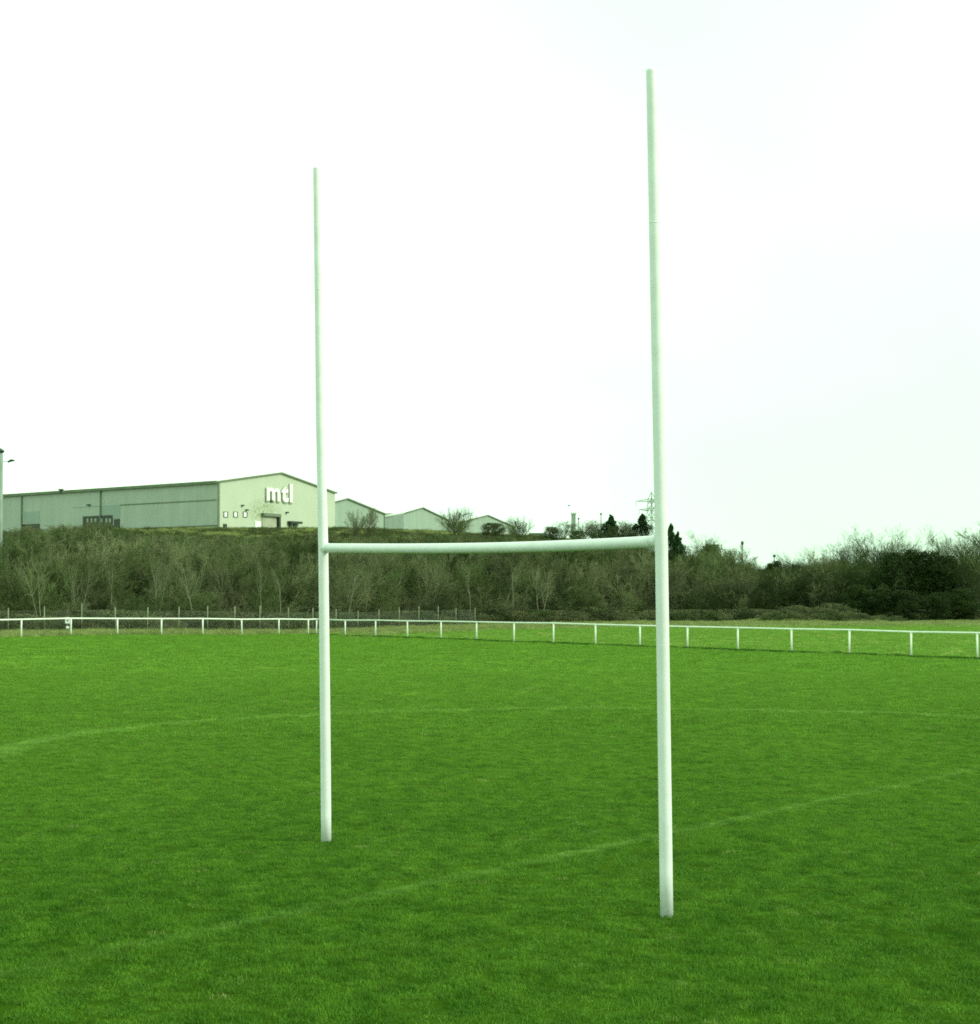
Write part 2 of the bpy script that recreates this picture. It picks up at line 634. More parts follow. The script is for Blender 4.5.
PP, RR, SS, II = [], [], [], []
for (y0, y1, dens, base, cnt, hs) in ((10.2, 24, 130, 0, 3, 1.05), (24, 34, 85, 0, 3, 1.1), (34, 62, 34, 3, 2, 1.1), (62, 116, 10, 5, 2, 1.1)):
    X, Y = wedge(y0, y1, dens)
    d, _, _ = inside_pitch(X, Y)
    k = d < 0
    # bald and thin places
    thin = vnoise(X, Y, .45, 8) * vnoise(X, Y, 1.6, 9)
    k &= (thin > .05) | (RNG.uniform(0, 1, len(X)) < .5)
    X, Y = X[k], Y[k]
    a = spec(X, Y, hs)
    PP.append(a[0]); RR.append(a[1]); SS.append(a[2])
    II.append(base + RNG.integers(0, cnt, len(X)))
scatter('pitch_grass', np.concatenate(PP), np.concatenate(RR), np.concatenate(SS), np.concatenate(II), protoN + protoF + protoG,
        'short mown green grass covering the playing field', 'grass')

protoR = [tuft_mesh('outer_tuft', M['rough_blade'], 70, .36, .03, .08, .024, .9, 30 + s) for s in range(3)]
X, Y = wedge(70, 176, 6, 6)
d, _, d2_ = inside_pitch(X, Y)
st = straw_amount(X, Y)
px_ = 490 + X * F / Y
k = (d > .1) & (d2_ < .5) & (RNG.uniform(0, 1, len(X)) > st * .85) & (Y < bank_start(px_))
X, Y = X[k], Y[k]
a = spec(X, Y, 1.0)
scatter('outer_grass', *a, RNG.integers(0, 3, len(X)), protoR, 'lighter green grass between the white rail and the wood', 'grass')

# strip of taller, darker tufts along the right-hand rail
protoE = [tuft_mesh('edge_tuft', M['edge_blade'], 60, .22, .05, .13, .018, .6, 40 + s) for s in range(2)]
t = RNG.uniform(-.02, 1.12, 1100)
t = t[vnoise(t * 50, t * 0, 3.0, 77) > .10]
X = fence_right0[0] + (fence_right1[0] - fence_right0[0]) * t + RNG.normal(0, .12, len(t))
Y = fence_right0[1] + (fence_right1[1] - fence_right0[1]) * t - .25 + RNG.normal(0, .12, len(t))
a = spec(X, Y, .85)
scatter('edge_grass', *a, RNG.integers(0, 2, len(X)), protoE, 'dark line of taller grass under the right run of white rail', 'grass')

# straw verges
protoS = [tuft_mesh('straw_tuft', M['straw_blade'], 60, .3, .08, .30, .022, .8, 50 + s) for s in range(3)]
X, Y = wedge(85, 172, 9, 6)
X2 = RNG.uniform(-42, 0, 6000)
Y2 = RNG.uniform(88, 135, 6000)
X, Y = np.concatenate([X, X2]), np.concatenate([Y, Y2])
px_ = 490 + X * F / Y
st = straw_amount(X, Y)
k = (RNG.uniform(0, 1, len(X)) < st * (.35 + .65 * vnoise(X, Y, 2.5, 61))) & (Y < bank_start(px_) + 3)
X, Y = X[k], Y[k]
P, R, S = spec(X, Y, 1.0)
_, dd1, dd2 = inside_pitch(X, Y)
S[:, 2] *= np.where(dd2 > 0, .75, .7)
scatter('verge_grass', P, R, S, RNG.integers(0, 3, len(X)), protoS, 'straw coloured rough grass along the foot of the wood', 'grass')


# ------------------------------------------------------------------ trees
def unit(a):
    return a / (np.linalg.norm(a, axis=-1, keepdims=True) + 1e-9)


def level_lines(r, P, D, L, nseg, wob, up):
    pts = [P]
    d = D
    for k in range(nseg):
        d = unit(d + r.normal(0, wob, d.shape) + np.array([0, 0, up]))
        pts.append(pts[-1] + d * (L / nseg)[:, None])
    return np.stack(pts, 1)


def spawn(r, lines, L, R, n, t0, t1, ang, lr, rr, shorten=.5):
    N, K, _ = lines.shape
    idx = np.repeat(np.arange(N), n)
    t = r.uniform(t0, t1, len(idx))
    s = t * (K - 1)
    i = np.minimum(s.astype(int), K - 2)
    f = (s - i)[:, None]
    a, b = lines[idx, i], lines[idx, i + 1]
    P = a * (1 - f) + b * f
    d = unit(b - a)
    q = r.normal(0, 1, d.shape)
    q = unit(q - (q * d).sum(1, keepdims=True) * d)
    an = np.radians(r.uniform(ang * .6, ang * 1.3, len(idx)))[:, None]
    D = d * np.cos(an) + q * np.sin(an)
    LL = L[idx] * lr * (1 - shorten * t) * r.uniform(.7, 1.25, len(idx))
    RR_ = R[idx] * (1 - .75 * t) * rr + 1e-4
    return P, D, LL, RR_


def tubes(lines, R, taper=.3, n=3):
    N, K, _ = lines.shape
    d = unit(np.gradient(lines, axis=1))
    ref = np.array([.31, .85, .42])
    a = unit(np.cross(d, ref))
    b = np.cross(d, a)
    rad = R[:, None] * np.linspace(1, taper, K)[None, :]
    vs = []
    for k in range(n):
        t = 2 * math.pi * k / n
        vs.append(lines + rad[..., None] * (a * math.cos(t) + b * math.sin(t)))
    V = np.stack(vs, 2)  # N,K,n,3
    id0 = (np.arange(N)[:, None, None] * K + np.arange(K - 1)[None, :, None]) * n
    k = np.arange(n)[None, None, :]
    k2 = (k + 1) % n
    Fq = np.stack([id0 + k, id0 + k2, id0 + n + k2, id0 + n + k], -1).reshape(-1, 4)
    return V.reshape(-1, 3), Fq


def merge(parts):
    Vs, Fs, o = [], [], 0
    for V, Fq in parts:
        Vs.append(V)
        Fs.append(Fq + o)
        o += len(V)
    return np.concatenate(Vs), np.concatenate(Fs)


def make_tree(seed, H=8.0, r0=.11, limbs=13, sub=7, twig=7, fine=4, spread=50, lean=.05, fork=1, tmin=.25, up=.12, tw=.0078, lr1=.75, th=.8):
    """returns trunk parts and crown parts; height scaled to H"""
    r = np.random.default_rng(seed)
    P = np.zeros((fork, 3))
    D = unit(np.stack([r.normal(0, lean * fork, fork), r.normal(0, lean * fork, fork), np.ones(fork)], 1))
    L = np.full(fork, H * th) * r.uniform(.85, 1.05, fork)
    R = np.full(fork, r0 / math.sqrt(fork))
    l0 = level_lines(r, P, D, L, 8, .07, .05)
    P, D, L1, R1 = spawn(r, l0, L, R, limbs, tmin, 1, spread, lr1, .60, .45)
    l1 = level_lines(r, P, D, L1, 5, .09, up)
    P, D, L2, R2 = spawn(r, l1, L1, R1, sub, .15, 1, 32, .60, .6)
    R2 = np.maximum(R2, tw * 1.3)
    l2 = level_lines(r, P, D, L2, 4, .10, up)
    P, D, L3, R3 = spawn(r, l2, L2, R2, twig, .1, 1, 30, .62, .6)
    l3 = level_lines(r, P, D, L3, 3, .12, up * .8)
    P, D, L4, R4 = spawn(r, l3, L3, R3, fine, .1, 1, 28, .75, .6)
    l4 = level_lines(r, P, D, L4, 2, .12, .05)
    s = H / max(l3[..., 2].max(), l4[..., 2].max())
    tr = merge([tubes(l0 * s, R, .3, 6), tubes(l1 * s, R1, .35, 4)])
    cr = merge([tubes(l2 * s, R2, .4), tubes(l3 * s, np.full(len(l3), tw), .6), tubes(l4 * s, np.full(len(l4), tw * .75), .6)])
    return tr, cr


def make_shrub(seed, H=4.0, stems=9, tw=.009, spread=.45, sub=9, twig=8, fine=3):
    r = np.random.default_rng(seed)
    P = np.stack([r.normal(0, .35, stems), r.normal(0, .35, stems), np.zeros(stems)], 1)
    D = unit(np.stack([r.normal(0, spread, stems), r.normal(0, spread, stems), np.ones(stems)], 1))
    L = np.full(stems, H * .85) * r.uniform(.7, 1.1, stems)
    R = np.full(stems, .03)
    l0 = level_lines(r, P, D, L, 6, .12, .04)
    P, D, L1, R1 = spawn(r, l0, L, R, sub, .05, 1, 48, .45, .6, .5)
    l1 = level_lines(r, P, D, L1, 4, .16, .10)
    P, D, L2, R2 = spawn(r, l1, L1, R1, twig, .05, 1, 42, .6, .6)
    l2 = level_lines(r, P, D, L2, 3, .2, .08)
    P, D, L3, R3 = spawn(r, l2, L2, R2, fine, .05, 1, 40, .8, .6)
    l3 = level_lines(r, P, D, L3, 2, .2, .05)
    s = H / l3[..., 2].max()
    return merge([tubes(l0 * s, R, .35, 4), tubes(l1 * s, np.maximum(R1, tw * 1.2), .4), tubes(l2 * s, np.full(len(l2), tw), .6),
                  tubes(l3 * s, np.full(len(l3), tw * .8), .6)])


def leaf_quads(r, C, size):
    n = len(C)
    a = unit(r.normal(0, 1, (n, 3)))
    b = unit(np.cross(a, r.normal(0, 1, (n, 3))))
    s = (size * r.uniform(.6, 1.3, n))[:, None]
    V = np.concatenate([C - a * s, C + b * s * .55, C + a * s, C - b * s * .55])
    i = np.arange(n)
    return V, np.stack([i, i + n, i + 2 * n, i + 3 * n], 1)


def make_leafy(seed, H=5.0, W=3.0, n=9000, size=.09, conical=0.0, clumps=60, ragged=.25, bottom=.05):
    r = np.random.default_rng(seed)
    # clump centres through the crown volume, leaves gathered round them
    t = r.uniform(bottom, 1, clumps)
    if conical:
        prof = np.minimum(1, (1.0 - t) ** conical * 1.45) * np.minimum(1, (t + .25) * 2.0)
    else:
        prof = np.sqrt(np.clip(1 - (np.abs(t - .45) / .58) ** 2.6, 0.02, 1))
    a = r.uniform(0, 2 * np.pi, clumps)
    rad = W / 2 * prof * r.uniform(0, .8 if conical else 1, clumps) ** .5 * (1 + r.normal(0, ragged * .5, clumps))
    C = np.stack([rad * np.cos(a), rad * np.sin(a), t * H * .96], 1)
    cs = W * (.17 if not conical else .15) * r.uniform(.5, 1.4, clumps)
    if conical:
        cs = cs * (.22 + .78 * prof)
    k = r.integers(0, clumps, n)
    off = unit(r.normal(0, 1, (n, 3))) * (r.uniform(.2, 1, n) ** .5 * cs[k])[:, None]
    off[:, 2] *= 1.1 if conical else .8
    L = C[k] + off
    L[:, 2] = np.clip(L[:, 2], .05, H)
    return leaf_quads(r, L, size)


def stem_mesh(seed, H, r0):
    r = np.random.default_rng(seed)
    l0 = level_lines(r, np.zeros((1, 3)), np.array([[0, 0, 1.]]), np.array([H]), 7, .03, .02)
    P, D, L1, R1 = spawn(r, l0, np.array([H]), np.array([r0]), 26, .12, .95, 62, .28, .5, .6)
    l1 = level_lines(r, P, D, L1, 3, .1, .1)
    return merge([tubes(l0, np.array([r0]), .25, 6), tubes(l1, R1, .4, 3)])


KIND = {}


def reg(key, name, root_h, parts):
    """parts: list of (part name, mesh)"""
    KIND[key] = (name, root_h, parts)


for i, (sd, kw) in enumerate([(101, dict(spread=42, lr1=.9, th=.7, limbs=18)), (102, dict(fork=2, lean=.16)), (103, dict(limbs=16, spread=38, up=.1, lr1=1.0, th=.6, sub=8)), (104, dict(fork=2, lean=.2, spread=44)), (105, dict(limbs=20, spread=58, tmin=.12, lr1=1.0, th=.6, up=.06, sub=8))]):
    tr, cr = make_tree(sd, 8.0, **kw)
    for key, bm_, tm_ in (('brown', 'bark_dark', 'twig_a'), ('olive', 'bark_dark', 'twig_b'), ('dark', 'bark_dark', 'twig_d')):
        reg('%s%d' % (key, i), 'bare_tree', 8.0, [('trunk', raw_mesh('trunk', *tr, M[bm_])), ('crown', raw_mesh('crown', *cr, M[tm_]))])
# open crowned forked trees whose pale stems show
for i, kw in enumerate([dict(fork=1, limbs=9), dict(fork=2, lean=.14, limbs=10), dict(fork=1, limbs=11, spread=35), dict(fork=3, lean=.13, limbs=12), dict(fork=2, lean=.2, limbs=12)]):
    tr, cr = make_tree(160 + i, 8.0, r0=.15, sub=4, twig=3, fine=2, tmin=.4, lr1=.6, tw=.007, **kw)
    reg('pale%d' % i, 'bare_tree', 8.0, [('trunk', raw_mesh('trunk', *tr, M['bark_pale'])), ('crown', raw_mesh('crown', *cr, M['twig_a']))])
# wispy fans of long fine branches against the sky
for i, kw in enumerate([dict(spread=34, limbs=14), dict(spread=42, limbs=17), dict(spread=28, limbs=13)]):
    tr, cr = make_tree(170 + i, 8.0, r0=.14, th=.42, tmin=.25, lr1=1.75, sub=9, twig=5, fine=2, up=.02, tw=.0085, **kw)
    reg('fan%d' % i, 'bare_tree', 8.0, [('trunk', raw_mesh('trunk', *tr, M['bark_dark'])), ('crown', raw_mesh('crown', *cr, M['twig_b']))])
# rounded dense bare crown, thin open far trees
tr, cr = make_tree(120, 6.0, r0=.13, th=.35, tmin=.1, limbs=26, spread=62, lr1=1.7, sub=10, twig=7, fine=4, up=.05, tw=.0085)
reg('round', 'bare_tree', 6.0, [('trunk', raw_mesh('trunk', *tr, M['bark_dark'])), ('crown', raw_mesh('crown', *cr, M['twig_b']))])
tr, cr = make_tree(121, 8.0, limbs=26, spread=34, tmin=.1, sub=6, twig=5, fine=3, up=.12, tw=.009, lr1=1.0, th=.7)
reg('thin', 'bare_tree', 8.0, [('trunk', raw_mesh('trunk', *tr, M['bark_pale'])), ('crown', raw_mesh('crown', *cr, M['twig_b']))])
for i in range(2):
    reg('conifer%d' % i, 'conifer_tree', 5.0, [('trunk', raw_mesh('trunk', *stem_mesh(130 + i, 4.7, .09), M['bark_dark'])),
                                              ('crown', raw_mesh('crown', *make_leafy(132 + i, 5.0, 2.7, 15000, .075, conical=.75, clumps=120, ragged=.35), M['conifer']))])
for i in range(3):
    reg('ever%d' % i, 'evergreen_tree', 6.0, [('trunk', raw_mesh('trunk', *stem_mesh(140 + i, 5.2, .11), M['bark_dark'])),
                                             ('crown', raw_mesh('crown', *make_leafy(142 + i, 6.0, 4.2, 20000, .085, clumps=130, ragged=.4), M['ever']))])
for i in range(2):
    reg('bush%d' % i, 'round_bush', 3.0, [('stems', raw_mesh('stems', *make_shrub(150 + i, 2.6, 7, sub=5, twig=4, fine=2), M['bark_dark'])),
                                         ('foliage', raw_mesh('foliage', *make_leafy(152 + i, 3.0, 3.2, 11000, .07, clumps=80, ragged=.3), M['bush']))])

ORD = ['', 'first', 'second', 'third', 'fourth', 'fifth', 'sixth', 'seventh', 'eighth', 'ninth', 'tenth', 'eleventh', 'twelfth']
POSTX = [22, 72, 118, 162, 204, 242, 279, 308.6, 316.5, 346, 376, 408, 441, 477, 514, 553, 595, 639, 686, 736, 790, 848, 910, 976]
_used = set()


def where(x):
    if x < 4:
        return 'at the left edge of the photo'
    if x > 974:
        return 'at the right edge of the photo'
    j = min(range(len(POSTX)), key=lambda i: abs(POSTX[i] - x))
    n = len(POSTX)
    w = ORD[j + 1] + ' rail post from left' if j < 12 else ORD[n - j] + ' rail post from right'
    dx = x - POSTX[j]
    rel = 'above ' if abs(dx) < 6 else ('left of ' if dx < 0 else 'right of ')
    return rel + w


def plant(key, x, ytop, Y, label, cat, group=None, width=1.0, rot=None):
    name, h0, parts = KIND[key]
    X = (x - 490) * Y / F
    z = tz(X, Y) - .05
    top = CAMZ + (592 - ytop) * Y / F
    h = max(top - z, .8)
    if label in _used:
        print('DUPLICATE LABEL', label)
    if len(label.split()) > 16:
        print('LONG LABEL', label)
    _used.add(label)
    root = empty(name, (X, Y, z), label, cat, group)
    s = h / h0
    sw = s * width
    root.scale = (sw, sw, s)
    root.rotation_euler = (0, 0, random.uniform(0, 6.28) if rot is None else rot)
    for pn, pm in parts:
        place(pn, pm, root)
    return root


# trees one can tell apart on the wooded bank (pale trunks in front)
G1 = 'pale trunked bare trees at the foot of the bank'
for x, yt, Y, k in [(42, 548, 126, 1), (80, 553, 127, 3), (112, 546, 131, 0), (157, 543, 128, 3), (196, 546, 129, 1), (232, 556, 131, 3),
                    (262, 553, 133, 2), (281, 559, 132, 0), (346, 556, 138, 1), (366, 559, 137, 2), (391, 552, 140, 3), (430, 553, 146, 3), (441, 550, 148, 1),
                    (470, 556, 150, 2), (513, 558, 153, 0), (540, 560, 156, 4)]:
    adj = 'slim' if k in (0, 2) else ('forked' if k in (1, 3) else 'spreading')
    Y = float(bank_start(x)) + .6 + (Y % 3)
    plant('pale%d' % k, x, yt, Y, '%s bare tree with pale trunk, %s' % (adj, where(x)), 'tree', G1, .55)
# brown bare trees on the upper bank
G2 = 'small bare trees on the upper bank'
for x, yt, Y, k in [(28, 524, 178, 0), (58, 525, 174, 4), (92, 519, 183, 2), (104, 521, 180, 4), (128, 527, 176, 3), (355, 508, 176, 2), (366, 506, 177, 3),
                    (415, 530, 180, 4), (576, 545, 182, 4), (630, 541, 184, 3)]:
    plant('brown%d' % k, x, yt, Y, 'small brown tree high on bank, %s' % where(x), 'tree', G2, 1.25 if x < 200 else .95)
plant('round', 455, 503.5, 186, 'rounded bare tree on the skyline between two pale shed gables', 'tree', width=.72)
plant('round', 519, 513.5, 187, 'dense rounded bare tree right of the last pale shed gable', 'tree', width=.66)
plant('bush0', 493, 523, 190, 'low rounded olive bush in front of the last shed gable', 'bush', width=1.35)
plant('bush1', 551, 527, 190, 'rounded dark bush on the skyline right of the dense bare tree', 'bush', width=.9)
plant('bush0', 577, 531, 190, 'low round bush on the skyline below the faint tower', 'bush', width=.95)
plant('bush1', 594, 533, 192, 'smallest low bush on the skyline left of a conifer', 'bush', width=.6)
plant('conifer0', 610.5, 513.5, 196, 'dark pointed conifer left of the pylon, farther from the goal upright', 'tree', 'conifers on the skyline', 1.15)
plant('conifer1', 642.5, 512.5, 196, 'dark pointed conifer directly left of the pylon', 'tree', 'conifers on the skyline', 1.1)
plant('conifer1', 671, 522, 186, 'dark conifer half hidden behind the near goal upright', 'tree', 'conifers on the skyline', .7)
plant('conifer0', 678, 530, 184, 'jagged dark conifer just right of the near goal upright', 'tree', 'conifers on the skyline', .8)
plant('bush1', 612, 527, 193, 'pale green bush at the foot of the farther conifer', 'bush', width=.5)
G3 = 'thin bare trees beyond the skyline'
for x, yt in [(563, 520), (586, 519), (597, 523), (604, 521), (622, 522), (630, 520), (635, 524)]:
    plant('thin', x, yt, 262, 'thin faint tree beyond skyline, %s' % where(x), 'tree', G3, 2.3)
# the right-hand wood
G4 = 'bare trees of the wood on the right'
for x, yt, Y, key in [(690, 543, 178, 'olive0'), (698, 529, 186, 'fan0'), (707, 534, 184, 'fan2'), (717, 543, 176, 'olive4'), (728, 543, 180, 'brown1'), (739, 547, 178, 'olive3'),
                      (754, 556, 182, 'olive0'), (775, 563, 178, 'dark4'), (790, 547, 190, 'fan1'), (802, 548, 186, 'fan2'), (815, 547, 178, 'brown0'), (827, 546, 182, 'fan0'),
                      (839, 537, 186, 'fan2'), (852, 529, 190, 'fan1'), (864, 524, 186, 'fan0'), (876, 522, 188, 'fan1'), (889, 525, 184, 'fan0'), (902, 537, 188, 'fan2'),
                      (916, 545, 188, 'brown2'), (931, 544, 188, 'fan1'), (944, 538, 184, 'fan0'), (957, 534, 180, 'fan1'), (967, 526, 176, 'olive4'), (977, 516, 174, 'fan0'), (992, 506, 174, 'olive0')]:
    nm = {'olive': 'olive', 'brown': 'brown', 'dark': 'dark', 'fan': 'wispy'}[key[:-1]]
    plant(key, x, yt, Y, '%s bare skyline tree in right wood, %s' % (nm, where(x)), 'tree', G4, 1.1)
G5 = 'lower bare trees in the front of the right wood'
for x, yt, Y, key in [(668, 566, 170, 'olive4'), (700, 564, 170, 'olive3'), (727, 571, 169, 'brown0'), (735, 572, 170, 'olive2'), (760, 574, 170, 'dark0'), (784, 572, 171, 'olive1'), (806, 570, 171, 'olive2'),
                      (830, 572, 172, 'dark4'), (856, 566, 172, 'dark2'), (962, 560, 170, 'dark3'), (976, 556, 171, 'olive2')]:
    nm = {'olive': 'olive', 'brown': 'brown', 'dark': 'dark'}[key[:-1]]
    plant(key, x, yt, Y, 'low %s bare tree fronting right wood, %s' % (nm, where(x)), 'tree', G5, .8)
G6 = 'dark evergreens in the right wood'
for x, yt, Y, key, w in [(891, 553, 172, 'ever0', .85), (908, 550, 174, 'ever1', .95), (927, 551, 173, 'ever2', .95), (945, 556, 172, 'ever0', .75), (776, 561, 184, 'ever1', .8), (797, 565, 182, 'ever2', .7),
                         (770, 563, 190, 'ever2', .7), (858, 585, 168, 'ever1', 1.1), (882, 588, 167, 'ever2', 1.2), (905, 590, 166, 'ever0', 1.2), (962, 588, 167, 'ever1', 1.3), (937, 592, 166, 'ever2', 1.3),
                         (712, 545, 182, 'bush1', .6)]:
    ad = 'low' if yt > 580 else 'tall'
    plant(key, x, yt, Y, 'dense %s dark evergreen %s' % (ad, where(x)), 'tree' if key != 'bush1' else 'bush', G6, w)

# the thicket: reads as one mass of twigs
sky_x = [-500, 0, 60, 90, 130, 175, 195, 330, 345, 400, 440, 520, 560, 600, 640, 668, 690, 720, 745, 765, 800, 850, 880, 950, 985, 1500]
sky_y = [531, 529, 527, 523, 528, 531, 535, 535, 535, 535, 533, 535, 540, 541, 545, 548, 554, 556, 563, 568, 562, 556, 560, 560, 548, 540]
sh_m = []
for i in range(4):
    sh_m.append(make_shrub(200 + i, 4.0, stems=8 + i, spread=.35 + .06 * i))
shr = []
for mk in ('twig_a', 'twig_b', 'twig_d'):
    for i in range(4):
        shr.append(place('thicket_shrub', raw_mesh('thicket_shrub', *sh_m[i], M[mk]), link=False))


def thicket(n, x0, x1, seed):
    r = np.random.default_rng(seed)
    px = r.uniform(x0, x1, n)
    u = r.uniform(0, 1, n)
    yb = bank_start(px)
    far = np.where(px < 640, 192, 196)
    Y = yb + 1.2 + u * (far - yb)
    X = (px - 490) * Y / F
    z = terrain(X, Y)
    lim = CAMZ + (592 - np.interp(px, sky_x, sky_y) - r.normal(0, 2.0, n)) * Y / F
    h = r.uniform(2.6, 5.6, n)
    h = np.where(Y - yb < 4, r.uniform(1.6, 3.2, n), h)
    h = np.minimum(h, lim - z)
    k = h > .6
    px, X, Y, z, h = px[k], X[k], Y[k], z[k], h[k]
    n = len(X)
    w = np.clip(h, 2.4, 5) * r.uniform(.8, 1.15, n) / 4
    dark = np.clip(np.interp(px, [0, 560, 680, 760, 860, 1000], [.12, .15, .25, .55, .8, .6]), 0, 1)
    q = r.uniform(0, 1, n)
    mat = np.where(q < dark, 2, np.where(q < dark + (1 - dark) * (.3 + .4 * vnoise(X, Y, 9, 5)), 1, 0))
    P = np.stack([X, Y, z - .05], 1)
    R = np.stack([r.normal(0, .05, n), r.normal(0, .05, n), r.uniform(0, 6.28, n)], 1)
    S = np.stack([w, w, h / 4], 1)
    return P, R, S, mat * 4 + r.integers(0, 4, n)


a = thicket(1500, -130, 1130, 5)
scatter('woodland_undergrowth', *a, shr, 'tangled mass of bare brown thicket covering the bank and wood', 'thicket')

# brambles at the foot of the thicket
br = [place('bramble_clump', raw_mesh('bramble_clump', *make_leafy(220 + i, 1.3, 2.6, 3500, .06, clumps=60, ragged=.5), M['bramble']), link=False) for i in range(3)]
n = 460
px = RNG.uniform(-100, 1100, n)
Y = bank_start(px) + RNG.uniform(-2.5, 3, n) + np.where(px < 330, -1.0, 0)
X = (px - 490) * Y / F
px[:90] = RNG.normal(822, 26, 90)
Y[:90] = RNG.uniform(160.5, 166, 90)
X = (px - 490) * Y / F
s = RNG.uniform(.45, 1.05, n)
s[:90] *= .62
scatter('bramble_undergrowth', np.stack([X, Y, terrain(X, Y) - .1], 1), np.stack([0 * s, 0 * s, RNG.uniform(0, 6.28, n)], 1), np.stack([s, s, s * .85], 1),
        RNG.integers(0, 3, n), br, 'low brambles and weeds along the foot of the wood', 'brambles')

# rough tussocks on the upper bank
protoC = [tuft_mesh('bank_tussock', M['straw_blade'], 60, .35, .15, .5, .03, .9, 70 + s) for s in range(2)] + \
         [tuft_mesh('bank_tussock', M['bank_blade'], 60, .35, .15, .5, .03, .9, 80 + s) for s in range(3)]
n = 9000
px = RNG.uniform(100, 620, n)
Y = RNG.uniform(160, 196, n)
X = (px - 490) * Y / F
k = (Y > bank_start(px) + 4)
X, Y = X[k], Y[k]
P, R_, S = spec(X, Y, .7)
pk = np.where(vnoise(X, Y, 2.2, 91) * .6 + vnoise(X, Y, .7, 92) * .4 > .55, RNG.integers(0, 2, len(X)), RNG.integers(2, 5, len(X)))
scatter('bank_grass', P, R_, S, pk, protoC, 'rough olive grass on the upper bank below the warehouse', 'grass')

# ------------------------------------------------------------------ goal posts
pn0 = un(666.7, 914, 1)
YN = F / 125.3
YF = F / 96.5
bN = np.array([(666.7 - 490) * YN / F, YN, 0.0])
bF = np.array([(326.3 - 490) * YF / F, YF, 0.0])
gp = empty('rugby_goal', (0, YN + 2, 0), 'tall white H-shaped rugby goal posts with slightly sagging crossbar on the grass', 'goal posts')


def upright(pix, Y, radii):
    mb = MB()
    pts = []
    for (x, y) in pix:
        P = un(x, y, Y)
        pts.append(P)
    pts[0][2] = -.05
    # dense centre line
    C, Rr = [], []
    for i in range(len(pts) - 1):
        for k in range(4):
            C.append(pts[i] + (pts[i + 1] - pts[i]) * k / 4)
            Rr.append(radii[i] + (radii[i + 1] - radii[i]) * k / 4)
    C.append(pts[-1] - np.array([0, 0, .012]))
    Rr.append(radii[-1])
    C.append(pts[-1])
    Rr.append(radii[-1] * .995)
    C.append(pts[-1] + np.array([0, 0, .008]))
    Rr.append(radii[-1] * .8)
    mb.tube(C, Rr, 28)
    return mb, pts


uN, ptsN = upright([(666.8, 914), (663.9, 720), (661.3, 541), (657.8, 380), (654.4, 223), (651.2, 70)], YN, [.0525, .0525, .0515, .049, .046, .043])
o = uN.build('upright', M['paint'], gp, smooth=True)
o['label'] = 'near upright, the taller looking one'
uF, ptsF = upright([(326.3, 840), (325.2, 720), (323.3, 548), (320.2, 420), (318.4, 290), (316.6, 168)], YF, [.0535, .0535, .052, .046, .042, .038])
o = uF.build('upright', M['paint'], gp, smooth=True)
o['label'] = 'far upright, on the left'


def along(pts, y):
    return pts


seam = MB()
for P0, P1, r in ((ptsN[3], ptsN[4], .0478), (ptsN[4], ptsN[5], .0468), (ptsF[3], ptsF[4], .0445)):
    pass
for P, r, d in ((ptsN[4], .0462, ptsN[4] - ptsN[3]), (ptsF[4], .0422, ptsF[4] - ptsF[3])):
    d = d / np.linalg.norm(d)
    q = MB()
    q.tube([P - d * .005, P + d * .005], r, 28)
    q.build('joint_ring', M['paint'], gp, smooth=True)

Bn = un(661.3, 541, YN)
Bf = un(323.2, 548, YF)
dirb = (Bf - Bn) / np.linalg.norm(Bf - Bn)
mb = MB()
cs = []
for k in range(25):
    t = k / 24
    P = Bn + (Bf - Bn) * t
    sag = -.030 * math.sin(math.pi * min(1, t ** .85)) ** 1.0
    cs.append(P + np.array([0, 0, sag]))
cs[0] = cs[0] + dirb * .02
cs[-1] = cs[-1] - dirb * .02
mb.tube(cs, .0485, 24)
o = mb.build('crossbar', M['paint'], gp, smooth=True)
for B, sg in ((Bn, 1), (Bf, -1)):
    q = MB()
    q.tube([B + dirb * sg * .035, B + dirb * sg * .075, B + dirb * sg * .12], [.0515, .0525, .0495], 24)
    q.build('collar', M['paint'], gp, smooth=True)

# ------------------------------------------------------------------ white rail fence
RH = 1.0
fr = empty('rail_fence', (-10.4, 115.0, tz(-10.4, 115.0)), 'white post and rail fence running round the edge of the pitch', 'fence')


def hom(i, x0, b, c, Y0, sgn=1):
    x = (x0 + b * i) / (1 + c * i)
    return x


posts = []
S_left = np.array(fence_left1)
C0 = np.array(fence_right0)
L1 = np.array(fence_right1)
stepR = (L1 - C0) / 15
stepL = (C0 - S_left) / 7.07
for i in range(-3, 7):
    posts.append(S_left + stepL * i)
posts.append(S_left + stepL * 6.84)
posts.append(C0.copy())
for i in range(1, 18):
    posts.append(C0 + stepR * i)
tops = []
for j, P in enumerate(posts):
    z = tz(P[0], P[1])
    mb = MB()
    lx = random.gauss(0, .012)
    rh = RH * float(np.interp(j, [0, 3, 10, 11, 18], [.86, .87, .92, .93, 1.0]))
    mb.tube([(P[0], P[1], z - .1), (P[0] + lx * .5, P[1], z + .5), (P[0] + lx, P[1], z + rh + .02)], .040, 10)
    mb.build('post', M['rail'], fr, smooth=True)
    tops.append((P[0] + lx, P[1], z + rh + random.gauss(0, .008)))
mb = MB()
mb.tube(tops[:12], .038, 10)
mb.build('rail', M['rail'], fr, smooth=True)
mb = MB()
mb.tube([(tops[11][0] + .001, tops[11][1], tops[11][2] - .006)] + tops[12:], .037, 10)
mb.build('rail', M['rail'], fr, smooth=True)

